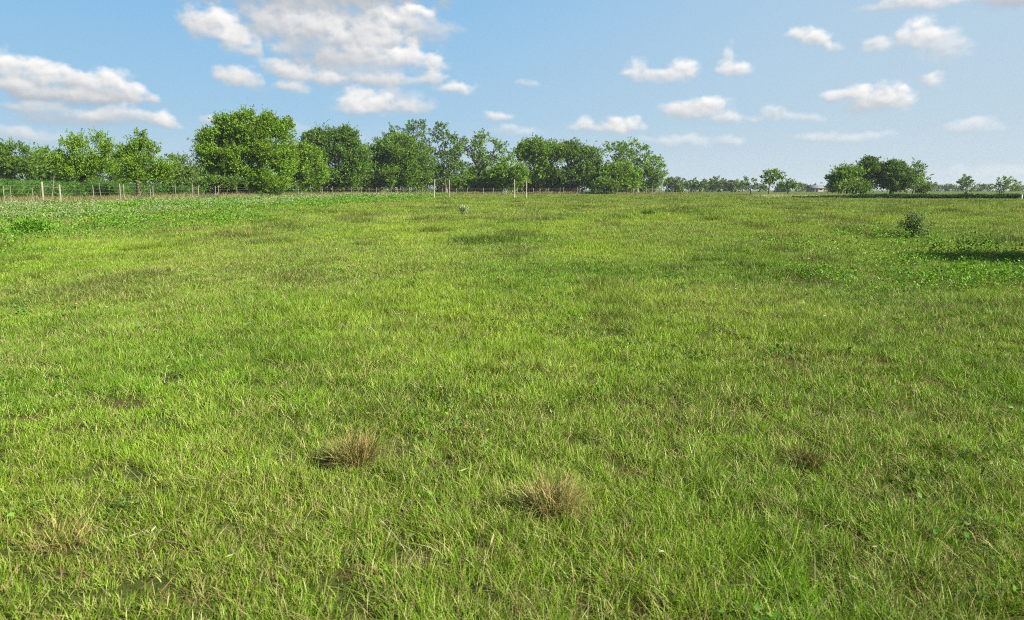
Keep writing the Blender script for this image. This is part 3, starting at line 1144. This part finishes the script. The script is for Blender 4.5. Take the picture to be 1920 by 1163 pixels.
    for (px, py, rx, d, lab) in (
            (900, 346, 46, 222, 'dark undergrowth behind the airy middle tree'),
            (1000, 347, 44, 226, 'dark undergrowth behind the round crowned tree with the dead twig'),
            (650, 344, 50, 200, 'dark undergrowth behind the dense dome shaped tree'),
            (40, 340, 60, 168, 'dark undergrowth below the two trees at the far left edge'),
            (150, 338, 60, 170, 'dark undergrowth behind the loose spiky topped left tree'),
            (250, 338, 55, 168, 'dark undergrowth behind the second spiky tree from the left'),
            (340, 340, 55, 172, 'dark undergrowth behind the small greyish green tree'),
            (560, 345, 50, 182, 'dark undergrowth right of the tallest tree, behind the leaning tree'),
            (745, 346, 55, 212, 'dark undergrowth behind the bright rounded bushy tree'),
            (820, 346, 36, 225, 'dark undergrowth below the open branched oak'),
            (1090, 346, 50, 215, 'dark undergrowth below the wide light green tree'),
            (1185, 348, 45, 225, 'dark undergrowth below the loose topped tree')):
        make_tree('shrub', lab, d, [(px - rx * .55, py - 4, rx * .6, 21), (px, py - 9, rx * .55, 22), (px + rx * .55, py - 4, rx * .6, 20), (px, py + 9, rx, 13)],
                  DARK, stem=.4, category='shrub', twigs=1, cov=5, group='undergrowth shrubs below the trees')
    # -------- far wood edge
    k = 0
    spec = [(1262, 346, 14, 12), (1279, 350, 12, 10), (1296, 349, 12, 10), (1312, 348, 13, 10), (1328, 349, 12, 10), (1345, 346, 13, 12),
            (1362, 348, 12, 10), (1378, 348, 12, 10), (1392, 351, 11, 9), (1425, 352, 13, 8), (1466, 354, 12, 7), (1272, 354, 10, 7)]
    what = ['rounded grey green tree at the left end of the far wood edge',
            'low crowned tree, second along the far wood edge from its left end',
            'bushy tree, third along the far wood edge from its left end',
            'domed tree, fourth along the far wood edge from its left end',
            'flat crowned tree, fifth along the far wood edge from its left end',
            'tallest tree of the far wood edge, near its middle',
            'domed tree right beside the tallest of the far wood edge',
            'domed tree two places right of the tallest far wood edge tree',
            'low tree of the far wood edge just left of the slender field tree',
            'low wood edge tree seen between the slender tree and the domed field tree',
            'low bright tree between the two right field trees',
            'small bush in front of the left end of the far wood edge']
    for (px, py, rx, ry), w in zip(spec, what):
        make_tree('wood_edge_tree', w, 330 + (k * 37) % 50,
                  [(px, py, rx, ry), (px - rx * .5, py + 3, rx * .7, ry * .7), (px + rx * .5, py + 3, rx * .7, ry * .75)],
                  GREYG if k % 2 else (.06, .11, .025), cov=5, leaf=2.0, shaggy=.6, group='trees of the far wood edge', twigs=1)
        k += 1
    # -------- single trees in the right half
    make_tree('pasture_tree', 'slender sparse tree standing alone left of the domed field tree', 166,
              [(1402, 336, 8, 6), (1411, 343, 9, 7), (1396, 344, 7, 5)], GREYG, cov=2.6, trunk=1408, stem=.9, rise=.4, low=1.2, shaggy=.65)
    make_tree('pasture_tree', 'domed field tree with clear dark trunk, alone right of centre', 163,
              [(1449, 326, 15, 7), (1437, 335, 11, 8), (1458, 334, 13, 8), (1447, 343, 16, 6)], MID, cov=4.5,
              trunk=1442, rise=.42, low=1.5, stem=1.1, shaggy=.65)
    make_tree('pasture_tree', 'small low crowned field tree just right of the domed one', 160,
              [(1480, 345, 13, 8), (1474, 349, 11, 5), (1488, 348, 9, 6)], (.09, .19, .02), cov=4.6, trunk=1478, rise=.4, low=1.0, stem=1.2, shaggy=.65)
    gg = 'trees of the right hand group'
    make_tree('grove_tree', 'left tree of the right hand group, sloping dark crown', 142,
              [(1574, 334, 20, 16), (1592, 324, 22, 11), (1568, 346, 16, 12), (1584, 348, 26, 10)], MID, trunk=1588, group=gg, low=1.0)
    make_tree('grove_tree', 'tallest tree of the right hand group, tufted top', 146,
              [(1630, 318, 24, 12), (1627, 303, 13, 7), (1610, 326, 26, 16), (1642, 332, 22, 20), (1622, 344, 30, 14)], (.068, .145, .018),
              trunk=1615, group=gg, low=1.0)
    make_tree('grove_tree', 'round domed tree of the right hand group', 143,
              [(1680, 320, 24, 14), (1692, 336, 20, 18), (1667, 336, 18, 18), (1680, 346, 26, 12)], (.07, .15, .018), trunk=1670, group=gg, low=1.0)
    make_tree('grove_tree', 'thin tree with a tilted feathery top at the right of the group', 148,
              [(1723, 307, 8, 6), (1716, 316, 7, 6), (1728, 315, 6, 5), (1722, 326, 9, 7), (1722, 340, 15, 12), (1732, 344, 8, 10)], MID, cov=3.2,
              trunk=1712, group=gg, shaggy=1.3)
    make_tree('grove_tree', 'low bright branch laden tree in front of the left group tree', 138,
              [(1596, 348, 26, 8), (1612, 354, 20, 6)], (.10, .19, .03), trunk=1600, group=gg, stem=.7)
    make_tree('shrub', 'low shrub at the right foot of the tilted feathery tree', 150,
              [(1736, 352, 12, 7), (1724, 354, 12, 6)], GREYG, stem=.6, category='shrub', trunk=1736)
    make_tree('pasture_tree', 'small conical tree alone on the right horizon', 222,
              [(1812, 335, 8, 6), (1805, 343, 10, 6), (1819, 345, 10, 6), (1812, 353, 13, 6)], DARK, cov=4.5, trunk=1812, shaggy=.6, rise=.3)
    make_tree('pasture_tree', 'broad low tree on the horizon near the right edge', 214,
              [(1886, 341, 14, 7), (1874, 349, 14, 8), (1897, 350, 15, 8), (1884, 355, 20, 5)], MID, cov=3.0, trunk=1875, rise=.3)
    far = [(1497, 351, 10, 6), (1510, 352, 10, 6), (1545, 353, 10, 5), (1752, 353, 12, 6), (1772, 352, 13, 7), (1792, 354, 12, 5), (1836, 353, 12, 5),
           (1852, 352, 10, 6), (1912, 354, 14, 6), (1524, 353, 7, 6)]
    what = ['far bluish tree just right of the low crowned field tree', 'far bluish tree left of the pale roofed house',
            'far bluish tree between the pale house and the right tree group', 'far low tree just right of the right hand group',
            'far domed tree halfway between the right group and the conical tree', 'far low tree touching the conical tree from the left',
            'far low tree touching the conical tree from the right', 'far tree just left of the broad low horizon tree',
            'far low tree at the right edge of view', 'far small bush in front of the pale roofed house']
    k = 0
    for (px, py, rx, ry), w in zip(far, what):
        make_tree('distant_tree', w, 430 + (k * 53) % 90, [(px, py, rx, ry), (px - rx * .5, py + 2, rx * .7, ry * .7), (px + rx * .6, py + 2, rx * .6, ry * .7)],
                  GREYG, cov=4.5, leaf=1.8, shaggy=.6, group='trees on the far horizon', twigs=1)
        k += 1


def build_shade_tree():
    """stands outside the frame on the right; its shadow falls across the sward"""
    d = 13.9
    root = empty('shade_tree', (15.8, d, hz(15.8, d)), 'leafy young tree right of the view whose shadow crosses the grass', 'tree')
    G = Geo()
    z0 = hz(15.8, d)
    G.tube([(15.8, d, z0 - .1), (15.85, d, z0 + 1.2), (15.7, d + .05, z0 + 2.8)], [.10, .08, .05], 8)
    B = Blades()
    n = 3600
    u = rng.normal(0, 1, (n, 3))
    u /= np.linalg.norm(u, axis=1, keepdims=True)
    c = np.array((15.7, d, z0 + 2.9)) + u * (rng.random(n) ** .45)[:, None] * np.array((1.9, 1.5, 1.7))
    for i in range(14):
        e = Vector(c[i])
        G.tube([(15.8, d, z0 + 1.4 + .08 * i), tuple(Vector((15.75, d, z0 + 2)).lerp(e, .6)), tuple(e)], [.03, .018, .008], 5)
    idx = np.repeat(np.arange(n), 7)
    N = len(idx)
    p = c[idx] + rng.normal(0, .09, (N, 3))
    s = .07 + .05 * rng.random(N)
    col = np.array(FRESH) * (.7 + .6 * rng.random(N))[:, None]
    B.leaves(p, u[idx] + rng.normal(0, .7, (N, 3)), rng.normal(0, .6, (N, 3)) + np.array((0, 0, .6)), s, s * .55, col)
    G.build('trunk', M_BARK, root)
    B.build('crown', M_LEAF, root)


# ------------------------------------------------------------------ fence and posts
def post(name, x, y, hgt, r, mat, parent=None, lean=(0, 0), label=None, cat=None, group=None, sink=.2):
    z = hz(x, y)
    G = Geo()
    a = Vector((x, y, z - sink))
    b = Vector((x + lean[0], y + lean[1], z + hgt))
    wob = Vector((random.uniform(-.012, .012), random.uniform(-.012, .012), 0))
    G.tube([a, a.lerp(b, .5) + wob, a.lerp(b, .985), b], [r * 1.06, r, r * .95, r * .78], 9)
    o = G.build(name, mat, None if parent is None else parent)
    if parent is None:
        me = o.data
        co = np.empty(len(me.vertices) * 3, np.float32)
        me.vertices.foreach_get('co', co)
        co = co.reshape(-1, 3) - np.array((x, y, z), np.float32)
        me.vertices.foreach_set('co', co.ravel())
        o.location = (x, y, z)
        tag(o, label, cat, group)
    return o


def px_on_fence(px):
    """where the fence line crosses that direction"""
    u = (px - PW / 2) * math.cos(PITCH) / F
    for (x0, y0), (x1, y1) in zip(FENCE, FENCE[1:]):
        # x0 + t dx = u (y0 + t dy)
        den = (x1 - x0) - u * (y1 - y0)
        if abs(den) < 1e-6:
            continue
        t = (u * y0 - x0) / den
        if 0 <= t <= 1:
            return x0 + t * (x1 - x0), y0 + t * (y1 - y0)
    return None


def build_fence():
    x, y = px_on_fence(330)
    root = empty('wire_fence', (x, y, hz(x, y)), 'long wire fence on weathered wooden posts along the left and far field edge', 'fence')
    # (direction of the post, height above ground, radius, lean)
    P = [(6, 1.45, .05, .02), (20, 1.5, .04, .0), (60, 1.3, .04, .05), (175, 1.60, .055, -.06), (189, 1.75, .05, -.14), (225, 1.75, .085, .0), (232, 1.70, .06, .0),
         (282, 1.65, .06, -.05), (286, 1.85, .065, .03), (329, 1.75, .06, .0), (361, 1.95, .05, -.04), (372, 1.65, .055, .0), (403, 1.65, .05, .05),
         (410, 1.75, .085, .0), (444, 1.75, .06, .0), (476, 1.8, .07, .0), (505, 1.75, .065, .0), (533, 1.7, .06, .0), (559, 1.75, .07, .0),
         (583, 2.0, .07, -.06), (604, 1.85, .075, .0), (624, 1.9, .07, .02), (645, 1.6, .06, .0), (659, 1.75, .07, .0), (677, 1.65, .08, .1), (692, 1.6, .07, 0),
         (706, 1.6, .08, .0), (720, 1.7, .07, -.05), (733, 1.7, .08, .0), (745, 1.7, .08, .0), (757, 1.6, .07, .0), (768, 1.75, .08, .0), (780, 1.65, .07, .05), (792, 1.6, .07, 0),
         (830, 1.6, .07, 0), (856, 1.5, .07, .0), (876, 1.6, .09, .0), (906, 1.6, .09, .0), (925, 1.6, .07, 0), (948, 1.6, .07, .02), (970, 1.75, .10, .0), (1000, 1.6, .07, 0),
         (1028, 1.6, .07, .0), (1050, 1.75, .09, .0), (1057, 1.8, .09, .0), (1083, 1.75, .10, .0), (1095, 1.7, .07, .0),
         (1133, 1.6, .08, .04), (1141, 1.6, .08, .0), (1157, 1.9, .09, .1), (1177, 1.7, .09, .0), (1188, 1.6, .09, 0), (1212, 1.6, .08, 0), (1238, 1.6, .08, 0), (1262, 1.6, .08, 0)]
    tops = []
    for (px, h, r, ln) in P:
        x, y = px_on_fence(px)
        k = .62 + .25 * random.random()
        post('post', x, y, h, r * k, M_POST if random.random() < .85 else M_PALEPOST, root, (ln + random.uniform(-.03, .03), random.uniform(-.03, .03)))
        tops.append((x, y))
    for hh in (.5, .85, 1.2, 1.5):
        G = Geo()
        pts = []
        for (xa, ya), (xb, yb) in zip(tops, tops[1:]):
            pts.append((xa, ya, hz(xa, ya) + hh))
            xm, ym = (xa + xb) / 2, (ya + yb) / 2
            pts.append((xm, ym, hz(xm, ym) * .5 + (hz(xa, ya) + hz(xb, yb)) * .25 + hh - .03))
        G.tube(pts, .010, 4, cap=False)
        G.build('wire', M_WIRE, root)


def build_brace():
    xa, ya = px_on_fence(79.5)
    xb, yb = px_on_fence(112)
    ya -= .6
    yb -= .6
    xa = (79.5 - 960) * math.cos(PITCH) / F * ya
    xb = (112 - 960) * math.cos(PITCH) / F * yb
    root = empty('fence_brace', (xa, ya, hz(xa, ya)), 'H shaped wooden brace of two stout posts and a rail at the left', 'brace')
    S = math.cos(PITCH) / F
    for x, y, top in ((xa, ya, 341.0), (xb, yb, 346.5)):
        h = at(0, top, y).z - hz(x, y)
        post('post', x, y, h, .085 if top < 342 else .08, M_PALEPOST, root)
    za, zb = at(0, 350.5, ya).z, at(0, 352.5, yb).z
    G = Geo()
    G.tube([(xa, ya, za), (xb, yb, zb)], [.045, .042], 8)
    G.build('rail', M_PALEPOST, root)
    # slim pole leaning against the rail
    ym = ya * .5 + yb * .5 - .12
    b = at(101.5, 329.5, ym + .1)
    xm = (93.5 - 960) * S * ym
    a = Vector((xm, ym, hz(xm, ym)))
    G = Geo()
    G.tube([a, a.lerp(b, .5) + Vector((.03, 0, 0)), b], [.03, .026, .016], 7)
    o = G.build('leaning_pole', M_POST)
    tag(o, 'slim stick leaning against the rail of the H shaped brace', 'pole')


def build_poles():
    S = math.cos(PITCH) / F
    spec = [(814.5, 336, 371, .085, 'pale tall pole, left of the left pair, dead branch beside it', 98, .10, 1.6),
            (842.5, 337, 370.5, .09, 'greyer tall pole, right one of the left pair', 99, -.01, 0),
            (964.5, 336.5, 369.5, .095, 'thickest tall pole, left one of the right pair', 104, .0, 0),
            (987, 338.5, 370.5, .085, 'slimmer tall pole, right one of the right pair', 102, .03, 0)]
    for i, (px, t, b, r, lab, y, ln, _) in enumerate(spec):
        x = (px - 960) * S * y
        h = at(0, t, y).z - hz(x, y)
        post('tall_pole', x - ln * .5, y, h, r, M_PALEPOST if i != 1 else M_POST, None, (ln, 0), lab, 'pole', 'tall wooden poles in the field')
    # dead branch reaching left from the pale pole
    y = 100.2
    z = hz((800 - 960) * S * y, y)
    G = Geo()
    pts = [at(799, 361, y), at(803, 356, y), at(809, 353.5, y), at(818, 355.5, y + .2)]
    pts[0].z = z
    G.tube(pts, [.03, .045, .05, .03], 6)
    G.tube([at(805, 355, y), at(801, 349, y), at(796, 346.5, y)], [.025, .018, .008], 5)
    G.tube([at(811, 353.8, y), at(817, 350, y)], [.02, .008], 5)
    o = G.build('dead_branch', M_PALE)
    tag(o, 'pale dead branch lying behind the left tall pole', 'branch')
    # pile of dead brush by the fence
    G = Geo()
    c = Vector(((384 - 960) * S * 98, 98, 0))
    c.z = hz(c.x, c.y)
    for i in range(34):
        a = c + Vector((random.uniform(-1.2, 1.2), random.uniform(-.5, .5), random.uniform(0, .2)))
        th = random.uniform(-1, 1) * 1.3
        e = a + Vector((math.sin(th) * 1.1, random.uniform(-.3, .3), abs(math.cos(th)) * .75))
        m = a.lerp(e, .5) + Vector((random.uniform(-.15, .15), 0, random.uniform(.0, .2)))
        G.tube([a, m, e], [.03, .022, .01], 5)
    o = G.build('brush_pile', M_PALE)
    tag(o, 'tangled pale heap of dead branches at the fence by the tallest tree', 'brush pile')
    # trough-like rail between two fence posts, right half
    xa, ya = px_on_fence(1110)
    xb, yb = px_on_fence(1122)
    root = empty('fence_brace', (xa, ya - .5, hz(xa, ya)), 'small weathered brace with top rail in the far fence below the pale shrub', 'brace')
    for x, yy in ((xa, ya), (xb, yb)):
        post('post', x, yy - .5, 1.75, .08, M_PALEPOST, root)
    G = Geo()
    G.tube([(xa, ya - .5, hz(xa, ya) + 1.55), (xb, yb - .5, hz(xb, yb) + 1.55)], .07, 7)
    G.build('rail', M_PALEPOST, root)
    # white marker post at the right edge
    yy = 84
    x = (1917.5 - 960) * S * yy
    h = at(0, 365, yy).z - hz(x, yy)
    post('marker_post', x, yy, h, .08, rough_material('white_paint', (.66, .66, .64), (.80, .80, .78), 6), None, (0, 0),
         'short white painted post at the right edge of the field', 'post')


def build_house():
    S = math.cos(PITCH) / F
    d = 420.0
    x = (1532 - 960) * S * d
    z = hz(x, d)
    root = empty('farmhouse', (x, d, z), 'low pale roofed house on the far horizon left of the right tree group', 'house')
    w, dp, h, rh = 7.0, 6.0, 2.1, 1.4
    G = Geo()
    a = np.array([(x - w / 2, d, z - .1), (x + w / 2, d, z - .1), (x + w / 2, d + dp, z - .1), (x - w / 2, d + dp, z - .1)])
    b = a.copy()
    b[:, 2] = z + h
    g = np.array([(x - w / 2, d + dp / 2, z + h + rh), (x + w / 2, d + dp / 2, z + h + rh)])
    G.add(np.concatenate([a, b, g]), [(0, 1, 5, 4), (1, 2, 6, 5), (2, 3, 7, 6), (3, 0, 4, 7)], [(4, 7, 8), (5, 6, 9)])
    G.build('wall', M_WALL, root, smooth=False)
    G = Geo()
    e = .5
    lo = z + h - .22
    v = []
    for dz in (0.03, .18):
        v += [(x - w / 2 - e, d - e, lo + dz), (x + w / 2 + e, d - e, lo + dz), (x + w / 2 + e, d + dp / 2, z + h + rh + dz), (x - w / 2 - e, d + dp / 2, z + h + rh + dz),
              (x + w / 2 + e, d + dp + e, lo + dz), (x - w / 2 - e, d + dp + e, lo + dz)]
    G.add(v, [(6, 7, 8, 9), (9, 8, 10, 11), (0, 3, 2, 1), (3, 5, 4, 2), (0, 1, 7, 6), (4, 5, 11, 10), (1, 2, 8, 7), (2, 4, 10, 8), (5, 3, 9, 11), (3, 0, 6, 9)])
    G.build('roof', M_ROOF, root, smooth=False)
    for ox in (-2.6, 2.2):
        G = Geo()
        G.add([(x + ox - .6, d - .04, z + .9), (x + ox + .6, d - .04, z + .9), (x + ox + .6, d - .04, z + 2.0), (x + ox - .6, d - .04, z + 2.0),
               (x + ox - .6, d + .02, z + .9), (x + ox + .6, d + .02, z + .9), (x + ox + .6, d + .02, z + 2.0), (x + ox - .6, d + .02, z + 2.0)],
              [(0, 1, 2, 3), (4, 7, 6, 5), (0, 4, 5, 1), (1, 5, 6, 2), (2, 6, 7, 3), (3, 7, 4, 0)])
        G.build('window', M_DARK, root, smooth=False)
    G = Geo()
    G.add([(x - .5, d - .05, z - .05), (x + .5, d - .05, z - .05), (x + .5, d - .05, z + 2.05), (x - .5, d - .05, z + 2.05),
           (x - .5, d + .02, z - .05), (x + .5, d + .02, z - .05), (x + .5, d + .02, z + 2.05), (x - .5, d + .02, z + 2.05)],
          [(0, 1, 2, 3), (4, 7, 6, 5), (0, 4, 5, 1), (1, 5, 6, 2), (2, 6, 7, 3), (3, 7, 4, 0)])
    G.build('door', M_DARK, root, smooth=False)


# ------------------------------------------------------------------ single plants in the field
def tussock(px, py, r, h, n, label, cols, splay=.7):
    n = int(n * 1.5)
    p = on_ground(px, py)
    base = np.array((p.x, p.y, p.z))
    th = rng.random(n) * 2 * np.pi
    rr = r * .8 * np.sqrt(rng.random(n))
    bx, by = base[0] + rr * np.cos(th), base[1] + rr * np.sin(th)
    b = np.stack([bx, by, height(bx, by) - .005], 1)
    L = h * (.3 + .95 * rng.random(n)) * (.6 + .8 * fbm(bx * 14, by * 14, 77, 2))
    a, c2 = np.array(cols[0]), np.array(cols[1])
    c = lerp(a, c2, rng.random(n)) * (.65 + .6 * rng.random(n))[:, None]
    if len(cols) > 2:
        s = rng.random(n) < .28
        c[s] = np.array(cols[2]) * (.7 + .6 * rng.random(s.sum()))[:, None]
    B = Blades()
    B.add(b, L, .0028 + .0004 * np.full(n, p.y), .06 + splay * .45 * rng.random(n) * (.3 + rr / r), .1 + 1.1 * rng.random(n) ** 1.6, th + rng.normal(0, 1.7, n),
          rng.random(n) * np.pi, c, 4)
    o = B.build('grass_tussock', M_GRASS)
    me = o.data
    co = np.empty(len(me.vertices) * 3, np.float32)
    me.vertices.foreach_get('co', co)
    me.vertices.foreach_set('co', (co.reshape(-1, 3) - base.astype(np.float32)).ravel())
    o.location = base
    tag(o, label, 'tussock', 'grass tussocks in the pasture')


def bush(px, py, wpx, hpx, label, col, n=420, name='bush', leafpx=2.2, cat='bush', dens=9, open_=.35):
    p = on_ground(px, py)
    S = p.y * math.cos(PITCH) / F
    w, h = wpx * S, hpx * S
    root = empty(name, tuple(p), label, cat)
    G = Geo()
    B = Blades()
    ns = 26
    pts = []
    for i in range(ns):
        th = random.uniform(0, 2 * math.pi)
        sp = random.uniform(.1, 1)
        e = p + Vector((math.cos(th) * w * .5 * sp, math.sin(th) * w * .42 * sp, h * random.uniform(.72, 1.02) * (1 - .28 * sp * sp)))
        m = p.lerp(e, .5) + Vector((math.cos(th) * w * .06, math.sin(th) * w * .06, -h * .03))
        r0 = max(.006, .012 * h)
        G.tube([p - Vector((0, 0, .03)), m, e], [r0, r0 * .7, r0 * .3], 5)
        for k in range(int(n / ns)):
            t = random.random() ** .7
            q = p.lerp(m, t * 2) if t < .5 else m.lerp(e, t * 2 - 1)
            pts.append(q)
    P = np.array([tuple(q) for q in pts])
    idx = np.repeat(np.arange(len(P)), dens)
    N = len(idx)
    pp = P[idx] + rng.normal(0, .075 * w, (N, 3))
    pp[:, 2] = np.maximum(pp[:, 2], p.z + .02)
    out = pp - np.array(p)
    s = leafpx * p.y / 757 * (.6 + .8 * rng.random(N))
    c = np.array(col) * (.65 + .7 * rng.random(N))[:, None]
    B.leaves(pp, out / (np.linalg.norm(out, axis=1, keepdims=True) + 1e-6) + rng.normal(0, .6, (N, 3)), rng.normal(0, .7, (N, 3)) + np.array((0, 0, .6)), s, s * .5, c)
    G.build('stems', M_PALE if name == 'weed_plant' else M_BARK, root)
    B.build('foliage', M_WEED, root)
    return root


def build_plants():
    tan, brown, dk = (.38, .315, .115), (.215, .15, .052), (.11, .075, .03)
    grn = (.14, .19, .04)
    tussock(663, 876, .115, .23, 560, 'dry reddish brown grass tussock left of the middle foreground', (brown, tan, grn), .4)
    tussock(1036, 968, .115, .23, 760, 'straw coloured tussock throwing a dark shadow to its left, centre foreground', (tan, (.34, .27, .11), grn), .45)
    tussock(1512, 884, .09, .16, 240, 'dark brown small tussock in the green right foreground', ((.11, .085, .03), (.19, .14, .05), (.10, .13, .03)), .45)
    tussock(110, 1020, .16, .10, 260, 'flattened straw tussock at the lower left', (tan, brown, grn), 1.1)
    bush(1714, 449, 60, 47, 'dark grey green bush standing alone in the right pasture', (.125, .19, .06), n=460, leafpx=2.0, dens=7)
    bush(58, 440, 96, 26, 'low mounded bush among the weeds at the left', (.11, .25, .02), n=240, leafpx=2.8)
    bush(871, 402, 18, 18, 'pale grey weed plant in the far middle of the pasture', (.34, .40, .20), n=78, name='weed_plant', cat='plant', leafpx=1.6)
    bush(1216, 405, 34, 9, 'flat dark weed plant in the far pasture right of centre', (.10, .19, .02), n=80, name='weed_plant', cat='plant', leafpx=1.6)
    bush(946, 366, 10, 7, 'tiny whitish plant beside the left foot of the right pole pair', (.34, .36, .26), n=30, name='weed_plant', cat='plant', leafpx=1.3)
    # thin dead twig above the round crowned tree
    G = Geo()
    a, b = at(983, 292, 205), at(981, 263, 205)
    G.tube([a, a.lerp(b, .5) + Vector((.15, 0, 0)), b], [.10, .07, .03], 5)
    for t, dx in ((.4, .9), (.55, -.8), (.7, .7), (.85, -.5)):
        m = a.lerp(b, t)
        G.tube([m, m + Vector((dx, 0, .7))], [.05, .02], 4)
    for o in bpy.data.objects:
        if o.get('label', '').startswith('round crowned tree with dark hollow'):
            G.build('dead_twig', M_PALE, o)


build_fence()
build_brace()
build_poles()
build_house()
build_trees()
build_shade_tree()
build_rough_grass()
build_corn()
build_ditch_strip()
build_weeds()
build_clover()
build_grass()
build_stalks()
build_litter()
build_plants()


def build_haze():
    """the summer air over the plain"""
    x0, x1, y0, y1, z0, z1 = -1650, 1650, -1640, 1660, -2.0, 24.0
    me = bpy.data.meshes.new('haze')
    v = [(x0, y0, z0), (x1, y0, z0), (x1, y1, z0), (x0, y1, z0), (x0, y0, z1), (x1, y0, z1), (x1, y1, z1), (x0, y1, z1)]
    me.from_pydata(v, [], [(0, 3, 2, 1), (4, 5, 6, 7), (0, 1, 5, 4), (1, 2, 6, 5), (2, 3, 7, 6), (3, 0, 4, 7)])
    m = bpy.data.materials.new('summer_air')
    m.use_nodes = True
    t = m.node_tree
    t.nodes.clear()
    out = nd(t, 'ShaderNodeOutputMaterial')
    vol = nd(t, 'ShaderNodeVolumePrincipled')
    vol.inputs['Color'].default_value = (.78, .86, .95, 1)
    vol.inputs['Density'].default_value = .00018
    vol.inputs['Anisotropy'].default_value = .2
    t.links.new(vol.outputs[0], out.inputs['Volume'])
    me.materials.append(m)
    o = bpy.data.objects.new('haze', me)
    COL.objects.link(o)
    tag(o, 'thin pale summer haze over the whole plain', 'haze', kind='stuff')


build_haze()
